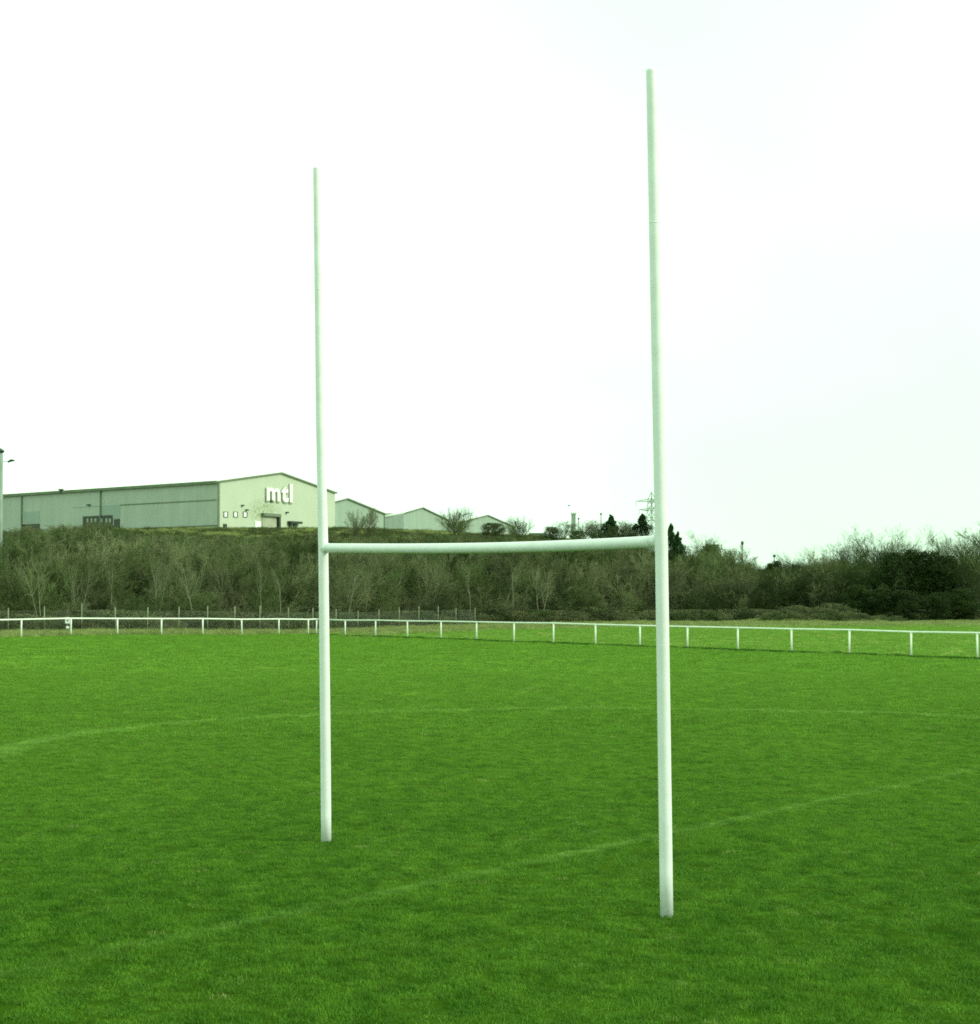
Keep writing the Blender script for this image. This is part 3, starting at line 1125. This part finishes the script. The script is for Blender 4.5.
# small white plate beside the second post
P = un(67.5, 621.5, 100.0)
pl = empty('notice_plate', tuple(un(67.5, 637, 100.0) * [1, 1, 0] + np.array([0, 0, tz((67.5 - 490) * 100 / F, 100)])), 'small white plate on a stake behind the second rail post from the left', 'sign')
zz = pl.location.z
q = MB()
q.box(P[0] - .015, P[0] + .015, 100.02, 100.05, zz - .1, P[2] + .15)
q.build('stake', M['concrete'], pl)
q = MB()
q.box(P[0] - .12, P[0] + .12, 99.99, 100.01, P[2] - .10, P[2] + .22)
q.box(P[0] - .07, P[0] + .09, 99.99, 100.01, P[2] - .36, P[2] - .24)
q.build('plate', M['white_panel'], pl)
q = MB()
q.box(P[0] - .03, P[0] + .05, 99.975, 99.988, P[2] + .02, P[2] + .09)
q.build('emblem', M['metal_dark'], pl)

# ------------------------------------------------------------------ chain link fence behind
wx = [-62, -26, 9, 45, 82, 116, 148, 179, 208, 235, 260, 289, 313, 336, 358, 379, 399, 419, 438, 456, 475]
wY = np.interp(wx, [-62, 0, 180, 300, 400, 475], [99, 102, 111, 121, 135, 147])
wf = empty('wire_fence', (float((wx[3] - 490) * wY[3] / F), float(wY[3]), 0), 'old wire mesh fence with grey posts along the foot of the bank', 'fence')
WP = []
for x, Yw in zip(wx, wY):
    X = (x - 490) * Yw / F
    z = tz(X, Yw)
    WP.append(np.array([X, Yw, z]))
    hh = 1.42 + random.uniform(-.12, .15)
    q = MB()
    q.tube([(X, Yw, z - .1), (X + random.gauss(0, .02), Yw, z + hh)], .032, 8)
    q.build('post', M['concrete'], wf, smooth=True)
lines = []
for a, b in zip(WP[:-1], WP[1:]):
    hgt = 1.15
    L = np.linalg.norm(b - a)
    n = int(L / .11)
    for k in range(n):
        t = k / n
        t2 = min(1, t + hgt / L * .6)
        t3 = max(0, t - hgt / L * .6)
        h2 = hgt * (t2 - t) / (hgt / L * .6)
        h3 = hgt * (t - t3) / (hgt / L * .6)
        p0 = a + (b - a) * t
        lines.append([p0 + [0, 0, .03], a + (b - a) * t2 + [0, 0, .03 + h2]])
        lines.append([p0 + [0, .004, .03], a + (b - a) * t3 + [0, .004, .03 + h3]])
    for hz in (.05, .6, 1.18):
        for e in (0, .012):
            lines.append([a + [0, -.01, hz + e], b + [0, -.01, hz + e]])
LN = np.array(lines)
Vw, Fw = tubes(LN, np.full(len(LN), .0034), 1.0, 3)
Vw = Vw - np.array(wf.location)
place('wire_mesh', raw_mesh('wire_mesh', Vw, Fw, M['wire']), wf)


# ------------------------------------------------------------------ industrial sheds
def plane_hit(x, y, O, N):
    d = ray(x, y)
    C = np.array([0, 0, CAMZ])
    t = np.dot(np.array(O) - C, N) / np.dot(d, N)
    return C + d * t


class Shed:
    def __init__(self, name, label, D, corner, ridge, far, r, wallx, wallr, zbase, group='pale industrial sheds beyond the bank', gm='clad_shed', sm_='clad_side', oh=.35):
        W = np.array([0, 0, 1.])
        P0 = un(corner[0], corner[1], D)
        P1 = un(far[0], far[1], D * r)
        ze = (P0[2] + P1[2]) / 2
        P2 = un(wallx, 500, D * wallr)
        self.P0, self.P1, self.P2 = [np.array([q[0], q[1], zbase]) for q in (P0, P1, P2)]
        self.U = unit(self.P1 - self.P0)
        self.S = unit(self.P2 - self.P0)
        self.Lg = np.linalg.norm(self.P1 - self.P0)
        self.Ls = np.linalg.norm(self.P2 - self.P0)
        self.N = np.cross(self.U, W)          # outward from gable
        if np.dot(self.N, -P0 + [0, 0, P0[2]]) < 0:
            self.N = -self.N
        self.NS = np.cross(self.S, W)
        if np.dot(self.NS, -self.P0) < 0:
            self.NS = -self.NS
        R = plane_hit(ridge[0], ridge[1], self.P0, self.N)
        self.ur = float(np.dot(R - self.P0, self.U))
        he, hr = ze - zbase, R[2] - zbase
        self.he, self.hr = he, hr
        self.W = W
        A = self.S * self.Ls
        root = empty(name, tuple(self.P0), label, 'building', group)
        self.root = root
        # gable wall and body
        g0 = [self.P0, self.P1, self.P1 + W * he, self.P0 + self.U * self.ur + W * hr, self.P0 + W * he]
        uvg = [(0, 0), (self.Lg, 0), (self.Lg, he), (self.ur, hr), (0, he)]
        mb = MB()
        mb.face(g0, uvg)
        mb.face([q + A for q in g0], uvg)
        mb.face([self.P1, self.P1 + A, self.P1 + A + W * he, self.P1 + W * he], [(0, 0), (self.Ls, 0), (self.Ls, he), (0, he)])
        mb.build('gable_wall', M[gm], root)
        mb = MB()
        O = self.P0 + self.NS * .01
        mb.obox(self.P0, self.S, self.NS, W, 0, self.Ls, 0, he, .0, .12)
        mb.build('side_wall', M[sm_], root)
        # roof slabs
        mb = MB()
        th = .22
        for (q0, q1) in ((g0[4], g0[3]), (g0[2], g0[3])):
            d = unit(q0 - q1)
            e = q0 + d * oh
            vv = [e + self.N * .25, q1 + self.N * .25, q1 + A - self.N * .25, e + A - self.N * .25]
            mb.solid([v + W * .02 for v in vv] + [v + W * (.02 + th) for v in vv],
                     [(0, 1, 2, 3), (4, 5, 6, 7), (0, 1, 5, 4), (1, 2, 6, 5), (2, 3, 7, 6), (3, 0, 4, 7)])
        mb.build('roof', M['roof_pale'], root)
        mb = MB()
        for (q0, q1) in ((g0[4], g0[3]), (g0[2], g0[3])):
            d = unit(q0 - q1)
            e = q0 + d * oh
            vv = [e, q1, q1 + W * .24, e + W * .24]
            mb.solid([v + self.N * .26 for v in vv] + [v + self.N * .32 for v in vv],
                     [(0, 1, 2, 3), (4, 5, 6, 7), (0, 1, 5, 4), (1, 2, 6, 5), (2, 3, 7, 6), (3, 0, 4, 7)])
        mb.build('bargeboard', M['roof_dark'], root)

    def on(self, side, name, x0, x1, y0, y1, mat, d0=.0, d1=.08, parent=None):
        """a box standing on a wall, its outline given by where it is seen"""
        O, N, U = (self.P0, self.N, self.U) if side == 'g' else (self.P0 + self.NS * .12, self.NS, self.S)
        a = plane_hit(x0, y1, O, N) - O
        b = plane_hit(x1, y0, O, N) - O
        u0, u1 = sorted((np.dot(a, U), np.dot(b, U)))
        if y1 >= 527:
            v0 = .0
        else:
            v0 = a[2]
        mb = MB()
        mb.obox(O, U, N, self.W, u0, u1, min(v0, b[2]), b[2], d0, d1)
        par = parent or self.root
        return mb.build(name, mat, par, off=tuple(self.root.location))


zb = 10.6
W1 = Shed('warehouse', 'large pale warehouse with white letters mtl on its gable and long grey side wall', 300, (218.3, 481.5), (280.5, 473.6), (335.1, 494.0), 1.115, -20, 1.16, zb,
          gm='clad_shed', group=None)
# repaint main gable with its own cladding and the stain around the loading door
dr = plane_hit(264, 512, W1.P0, W1.N) - W1.P0
M['clad_gable'] = cladding('cream_gable_cladding', (.435, .495, .360), (.490, .545, .420), streak=.35, dirt=(float(np.dot(dr, W1.U)), float(dr[2]), (.20, .25, .10)))
for ch in W1.root.children:
    if ch.name.startswith('gable_wall'):
        ch.data.materials[0] = M['clad_gable']
# gutter, pipes and patches on the long wall
mb = MB()
mb.obox(W1.P0, W1.S, W1.NS, W1.W, -.1, W1.Ls, W1.he - .22, W1.he + .22, .16, .55)
mb.build('gutter', M['roof_dark'], W1.root)
for x in (22.2, 101.0):
    a = plane_hit(x, 500, W1.P0 + W1.NS * .12, W1.NS) - W1.P0
    mb = MB()
    mb.obox(W1.P0 + W1.NS * .12, W1.S, W1.NS, W1.W, float(np.dot(a, W1.S)) - .13, float(np.dot(a, W1.S)) + .13, 0, W1.he - .23, .01, .2)
    mb.build('downpipe', M['roof_dark'], W1.root)
mb = MB()
mb.obox(W1.P0, W1.U, W1.N, W1.W, -.15, .25, 0, W1.he, .0, .16)
mb.build('corner_trim', M['roof_dark'], W1.root)
O = W1.P0 + W1.NS * .12
a = plane_hit(120, 505.0, O, W1.NS) - O
mb = MB()
mb.obox(O, W1.S, W1.NS, W1.W, .3, float(np.dot(a, W1.S)), a[2] - .09, a[2] + .09, 0, .07)
mb.build('cladding_joint', M['roof_dark'], W1.root)
a2 = plane_hit(72, 508.0, O, W1.NS) - O
mb = MB()
mb.obox(O, W1.S, W1.NS, W1.W, float(np.dot(a, W1.S)), float(np.dot(a2, W1.S)), a[2] - .06, a[2] + .04, 0, .05)
mb.build('cladding_joint', M['clad_patch'], W1.root)
W1.on('s', 'cladding_patch', 102, 120, 505, 519, M['clad_patch'], 0, .04)
W1.on('s', 'cladding_patch', 23.5, 40, 511, 523, M['clad_patch'], 0, .04)
W1.on('s', 'opening', 22.5, 40, 523.5, 527, M['glass_dark'], 0, .05)
dk = W1.on('s', 'dock_opening', 83, 113, 515, 527, M['glass_dark'], 0, .06)
for x in (87, 91, 95, 101, 106, 109.5):
    W1.on('s', 'dock_light_panel', x, x + 1.8, 518.5, 522.5, M['plinth'], .06, .1, parent=None)
W1.on('s', 'dock_opening', 114, 120, 519, 527, M['glass_dark'], 0, .06)
W1.on('s', 'wall_lamp', 88, 90.5, 504.3, 505.6, M['metal_dark'], 0, .4)
W1.on('s', 'plinth', 122, 217.5, 525.2, 526.2, M['plinth'], 0, .35)
# vent on the roof edge
P = un(61, 489.8, 318)
q = MB()
q.box(P[0] - .2, P[0] + .2, P[1] - .2, P[1] + .2, P[2] - .5, P[2] - .1)
q.box(P[0] - .38, P[0] + .38, P[1] - .3, P[1] + .3, P[2] - .08, P[2] + .14)
q.build('roof_vent', M['metal_dark'], W1.root)
# gable windows and doors
for x in (223.6, 233.4, 243.0):
    fo = W1.on('g', 'window', x - .2, x + 4.0, 511.8, 517.2, M['metal_dark'], 0, .10)
    W1.on('g', 'pane', x + .2, x + 2.8, 512.4, 516.7, M['white_panel'], .10, .13, parent=None).parent = fo
ld = W1.on('g', 'loading_door', 261.8, 276.0, 516.2, 527, M['plinth'], 0, .12)
W1.on('g', 'door_lintel', 261.0, 278.3, 514.2, 515.9, M['roof_dark'], 0, .6)
W1.on('g', 'door_jamb', 276.3, 278.3, 516.0, 527, M['glass_dark'], 0, .5)
W1.on('g', 'door', 254.5, 260, 521.5, 527, M['white_panel'], 0, .15)
W1.on('g', 'canopy', 287.2, 298.5, 521.8, 523.4, M['glass_dark'], 0, .8)
W1.on('g', 'low_window', 288.5, 290.2, 523.6, 527, M['glass_dark'], 0, .3)
W1.on('g', 'low_window', 293, 296, 523.6, 527, M['glass_dark'], 0, .2)
W1.on('g', 'low_window', 223, 226.5, 524, 527, M['glass_dark'], 0, .1)
for (x, y) in ((241.8, 505.5), (246, 510), (286.2, 512.5), (270.5, 501.0)):
    W1.on('g', 'wall_lamp', x - .8, x + .8, y - .6, y + .6, M['metal_dark'], 0, .4)


def text_mesh(body, size, offset, ext):
    cu = bpy.data.curves.new('lettering', 'FONT')
    cu.body = body
    cu.size = size
    cu.offset = offset
    cu.extrude = ext
    cu.space_character = 1.12
    ob = bpy.data.objects.new('lettering', cu)
    COL.objects.link(ob)
    dg = bpy.context.evaluated_depsgraph_get()
    dg.update()
    me = bpy.data.meshes.new_from_object(ob.evaluated_get(dg))
    bpy.data.objects.remove(ob)
    return me


A = plane_hit(265.8, 500.6, W1.P0, W1.N)
B = plane_hit(291.5, 484.3, W1.P0, W1.N)
wid = float(np.dot(B - A, W1.U))
hei = float(B[2] - A[2])
from mathutils import Matrix
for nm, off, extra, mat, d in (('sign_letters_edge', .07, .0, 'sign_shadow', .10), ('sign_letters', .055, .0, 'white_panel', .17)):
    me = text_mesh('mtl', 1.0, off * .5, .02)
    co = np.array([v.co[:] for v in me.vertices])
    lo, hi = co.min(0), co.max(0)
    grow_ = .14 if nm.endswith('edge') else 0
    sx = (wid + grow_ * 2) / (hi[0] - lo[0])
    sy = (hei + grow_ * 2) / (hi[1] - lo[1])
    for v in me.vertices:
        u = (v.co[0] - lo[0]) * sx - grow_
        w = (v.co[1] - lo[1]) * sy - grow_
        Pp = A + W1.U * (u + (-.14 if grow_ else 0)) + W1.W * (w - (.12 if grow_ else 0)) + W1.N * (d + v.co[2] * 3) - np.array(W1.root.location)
        v.co = Pp
    me.materials.clear()
    me.materials.append(M[mat])
    me.update()
    place('sign_letters', me, W1.root)

S2 = Shed('industrial_shed', 'grey gabled shed directly right of the big warehouse gable', 345, (318, 505.5), (346.8, 499.2), (384.2, 515.5), 1.10, 300, 1.03, zb + .5)
S3 = Shed('industrial_shed', 'pale gabled shed behind a bare tree, middle one of the shed gables', 400, (404, 513.4), (422, 508.2), (448, 520.8), 1.10, 385.5, 1.05, zb + 1)
S4 = Shed('industrial_shed', 'smallest pale shed gable between the two rounded bare trees', 455, (466, 520.3), (487, 515.6), (514.5, 528.2), 1.10, 440, 1.06, zb + 1)
S5 = Shed('industrial_shed', 'low distant shed whose long roof shows behind the middle sheds', 470, (381, 513.8), (384, 510.2), (388, 513.8), 1.01, 381.1, 1.02, zb)
for s in (S2, S3):
    mb = MB()
    mb.obox(s.P0, s.U, s.N, s.W, s.Lg - .2, s.Lg + .05, 0, s.he, .0, .14)
    mb.build('corner_trim', M['roof_dark'], s.root)
# rebuild the low far shed as a long hall across the view
for ch in list(S5.root.children):
    bpy.data.objects.remove(ch)
a = un(383, 513.5, 470)
b = un(421, 513.5, 478)
r1, r2 = un(383, 510.3, 480), un(421, 509.3, 488)
mb = MB()
mb.face([(a[0], a[1], zb), (b[0], b[1], zb), tuple(b), tuple(a)], [(0, 0), (9, 0), (9, 9), (0, 9)])
mb.face([(a[0], a[1] + 20, zb), (b[0], b[1] + 20, zb), (b[0], b[1] + 20, b[2]), (a[0], a[1] + 20, a[2])])
for q_, rr_ in ((a, r1), (b, r2)):
    mb.face([(q_[0], q_[1], zb), (q_[0], q_[1] + 20, zb), (q_[0], q_[1] + 20, q_[2]), tuple(rr_), tuple(q_)])
mb.build('wall', M['clad_shed'], S5.root)
mb = MB()
mb.face([a + [-.3, -.3, .05], b + [.3, -.3, .05], r2 + [.3, 0, .05], r1 + [-.3, 0, .05]])
mb.face([r1 + [-.3, 0, .06], r2 + [.3, 0, .06], b + [.3, 20.3, .05], a + [-.3, 20.3, .05]])
mb.build('roof', M['roof_pale'], S5.root)
S6 = empty('flat_roofed_building', tuple(un(536, 548, 420)), 'tiny flat roofed building between dense bare tree and dark bush', 'building')
a = un(530, 534.3, 420)
q = MB()
q.box(a[0], a[0] + 3.2, 420, 428, a[2] - 6, a[2])
q.build('wall', M['clad_shed'], S6)
q = MB()
q.box(a[0] - .2, a[0] + 3.4, 419.8, 428.2, a[2] + .01, a[2] + .3)
q.build('roof', M['roof_dark'], S6)

# faint tower
P = un(573.5, 513.2, 900)
tw = empty('distant_tower', (P[0], 900, 12), 'faint pale square tower far away on the skyline', 'tower')
q = MB()
q.box(P[0] - 1.0, P[0] + 1.0, 899, 901, 12, P[2] - .6)
q.build('shaft', M['clad_shed'], tw)
q = MB()
q.box(P[0] - 1.25, P[0] + 1.25, 898.8, 901.2, P[2] - .6, P[2])
for dx in (-1.1, 0, 1.1):
    q.box(P[0] + dx - .15, P[0] + dx + .15, 898.9, 899.2, P[2], P[2] + .5)
q.build('parapet', M['clad_side'], tw)


# street lamps and masts in the distance
def lamp(x, yt, Y, label, yb=575, arm=0.0, head=(.45, .7)):
    P = un(x, yt, Y)
    zg = tz(P[0], P[1])
    r = empty('street_lamp', (P[0], Y, zg), label, 'street lamp', 'street lamps beyond the wood')
    q = MB()
    q.tube([(P[0], Y, zg), (P[0], Y, (zg + P[2]) / 2), (P[0], Y, P[2] - .3)], [.13, .1, .07], 8)
    q.build('pole', M['metal_grey'], r)
    q = MB()
    w, h = head
    q.tube([(P[0], Y, P[2] - h * .9), (P[0], Y, P[2] - h * .5), (P[0], Y, P[2] - .1), (P[0], Y, P[2])], [w * .25, w * .55, w * .5, w * .12], 8)
    q.build('lamp_head', M['metal_dark'], r)


lamp(742.3, 541, 300, 'street lamp with dark head, taller looking of two above the right wood', head=(.42, .75))
lamp(774.3, 554.5, 340, 'short looking street lamp right of the taller one above the right wood', head=(.5, .6))
lamp(601, 512.8, 300, 'thin street lamp on the skyline left of the conifers', head=(.32, .4))
lamp(578.6, 517.6, 330, 'thin street lamp just right of the faint tower', head=(.32, .4))

# flood light mast at the left edge
Yf = 119.
P = un(.4, 449, Yf)
zg = tz(P[0], Yf)
fm = empty('floodlight_mast', (P[0], Yf, zg), 'grey steel lamp mast at the left edge of the photo', 'lamp mast')
q = MB()
q.tube([(P[0] + .02, Yf, zg), (P[0], Yf, P[2] - .1)], [.20, .16], 14)
q.build('pole', M['metal_grey'], fm, smooth=True)
q = MB()
q.tube([(P[0], Yf, P[2] - .25), (P[0], Yf, P[2] - .12), (P[0], Yf, P[2] + .05)], [.18, .27, .04], 10)
q.build('cap', M['metal_dark'], fm)
z1 = un(8, 461, Yf)[2]
q = MB()
q.tube([(P[0], Yf, z1 - .05), (P[0] + .62, Yf, z1)], .02, 6)
q.build('bracket', M['metal_grey'], fm)
q = MB()
q.tube([(P[0] + .48, Yf - .03, z1 - .08), (P[0] + .66, Yf - .05, z1 + .03), (P[0] + .9, Yf - .05, z1 + .03)], [.05, .09, .05], 8)
q.build('lamp_head', M['metal_dark'], fm)

# electricity pylon
Yp = 900.
Pt = un(651.5, 492, Yp)
cx, zt = Pt[0], Pt[2]
zg = 6.0
py = empty('electricity_pylon', (cx, Yp, zg), 'lattice electricity pylon on the skyline behind the near goal upright', 'pylon')
ang = math.radians(35)
ux, uy = math.cos(ang), math.sin(ang)


def pc(a, b, z):
    return np.array([cx + a * ux - b * uy, Yp + a * uy + b * ux, z])


def halfw(z):
    t = (z - zg) / (zt - zg)
    return 3.4 * (1 - t) ** 1.1 + .9 if t < .97 else .3


q = MB()
zs = list(np.linspace(zg, zt - 3, 14))
for i in range(len(zs) - 1):
    for s1, s2 in ((1, 1), (1, -1), (-1, -1), (-1, 1)):
        w0, w1 = halfw(zs[i]), halfw(zs[i + 1])
        q.tube([pc(s1 * w0, s2 * w0, zs[i]), pc(s1 * w1, s2 * w1, zs[i + 1])], .14, 4, False)
        n1, n2 = -s2, s1
        q.tube([pc(s1 * w0, s2 * w0, zs[i]), pc(n1 * w1, n2 * w1, zs[i + 1])], .09, 4, False)
        q.tube([pc(n1 * w0, n2 * w0, zs[i]), pc(s1 * w1, s2 * w1, zs[i + 1])], .09, 4, False)
for s1, s2 in ((1, 1), (1, -1), (-1, -1), (-1, 1)):
    w0 = halfw(zs[-1])
    q.tube([pc(s1 * w0, s2 * w0, zs[-1]), pc(0, 0, zt)], .14, 4, False)
q.build('tower', M['metal_grey'], py)
for zc, ln in ((un(0, 500.5, Yp)[2], 9.4), (un(0, 510, Yp)[2], 7.5), (un(0, 519.5, Yp)[2], 8.5)):
    q = MB()
    for s in (-1, 1):
        tip = pc(s * ln, 0, zc - .6 if ln > 9 else zc)
        for s2 in (-1, 1):
            q.tube([pc(s * .8, s2 * .8, zc - .5), tip], .15, 4, False)
            q.tube([pc(s * .8, s2 * .8, zc + .9), tip], .12, 4, False)
        for k in range(1, 6):
            t = k / 6
            p0 = pc(s * .8, .8, zc - .5) * (1 - t) + tip * t
            p1 = pc(s * .8, .8, zc + .9) * (1 - t + .1) + tip * (t - .1)
            q.tube([p0, p1], .08, 4, False)
        q.tube([tip, tip - [0, 0, 2.2]], .1, 4, False)
    q.build('cross_arm', M['metal_grey'], py)

# a bird over the skyline
P = un(569, 506, 260)
bd = empty('bird', tuple(P), 'tiny dark bird flying above the skyline left of the conifers', 'bird')
q = MB()
q.tube([P + [-.22, 0, 0], P + [-.12, 0, .02], P + [.05, 0, .03], P + [.2, 0, .0]], [.012, .05, .06, .01], 8)
q.build('body', M['metal_dark'], bd, smooth=True)
q = MB()
for s in (-1, 1):
    q.solid([P + [-.05, 0, .05], P + [.1, 0, .05], P + [.06, s * .25, .16], P + [-.08, s * .25, .15], P + [-.02, s * .5, .08], P + [.0, 0, .065]],
            [(0, 1, 2, 3), (3, 2, 4), (0, 5, 1), (0, 3, 5), (5, 2, 1), (5, 3, 2)])
q.build('wings', M['metal_dark'], bd)

# ------------------------------------------------------------------ light
SUN_EL = math.radians(32)
SUN_AZ = math.radians(103)   # clockwise from +Y
world = bpy.data.worlds.new('World')
scene.world = world
world.use_nodes = True
nt = world.node_tree
for n in list(nt.nodes):
    nt.nodes.remove(n)
wo = nt.nodes.new('ShaderNodeOutputWorld')
bg = nt.nodes.new('ShaderNodeBackground')
bg.inputs['Strength'].default_value = 0.1
sk = nt.nodes.new('ShaderNodeTexSky')
sk.sky_type = 'NISHITA'
sk.sun_disc = False
sk.sun_elevation = SUN_EL
sk.sun_rotation = SUN_AZ
tc = nt.nodes.new('ShaderNodeTexCoord').outputs['Generated']
n1 = ramp(nt, noise(nt, 1.7, tc, 5, (1, 1, 2.2)), .34, .56)
cl = mixc(nt, n1, (9.3, 14.6, 10.3), (12.2, 16.6, 12.6))
nrm = nt.nodes.new('ShaderNodeVectorMath')
nrm.operation = 'NORMALIZE'
nt.links.new(tc, nrm.inputs[0])
wv = ramp(nt, noise(nt, 5, tc, 4), .3, .75)
for (px_, py_, c0, c1) in ((850, 480, .975, .9995), (690, -130, .985, .9995)):     # thinner, greyer cloud
    dvv = Vector(ray(px_, py_)).normalized()
    dt = nt.nodes.new('ShaderNodeVectorMath')
    dt.operation = 'DOT_PRODUCT'
    nt.links.new(nrm.outputs[0], dt.inputs[0])
    dt.inputs[1].default_value = dvv
    mk = mth(nt, 'MULTIPLY', ramp(nt, dt.outputs['Value'], c0, c1), mth(nt, 'MULTIPLY_ADD', wv, -.5, 1.0))
    cl = mixc(nt, mk, cl, (9.25, 13.6, 9.55))
c = mixc(nt, .9, sk.outputs[0], cl)
nt.links.new(c, bg.inputs['Color'])
nt.links.new(bg.outputs[0], wo.inputs[0])
sd = bpy.data.lights.new('sun', 'SUN')
sd.energy = 2.6
sd.angle = math.radians(12)
sd.color = (1.0, .97, .84)
so = bpy.data.objects.new('sun', sd)
COL.objects.link(so)
dv = Vector((math.sin(SUN_AZ) * math.cos(SUN_EL), math.cos(SUN_AZ) * math.cos(SUN_EL), math.sin(SUN_EL)))
so.rotation_euler = dv.to_track_quat('Z', 'Y').to_euler()

vs = scene.view_settings
vs.view_transform = 'Standard'
vs.look = 'None'
vs.exposure = 0
vs.gamma = 1
vs.use_curve_mapping = False
scene.render.engine = 'CYCLES'
scene.cycles.max_bounces = 6
scene.cycles.sample_clamp_indirect = 1.5
scene.cycles.sample_clamp_direct = 6
scene.cycles.use_denoising = False
scene.cycles.pixel_filter_type = 'BLACKMAN_HARRIS'
scene.cycles.filter_width = 1.8
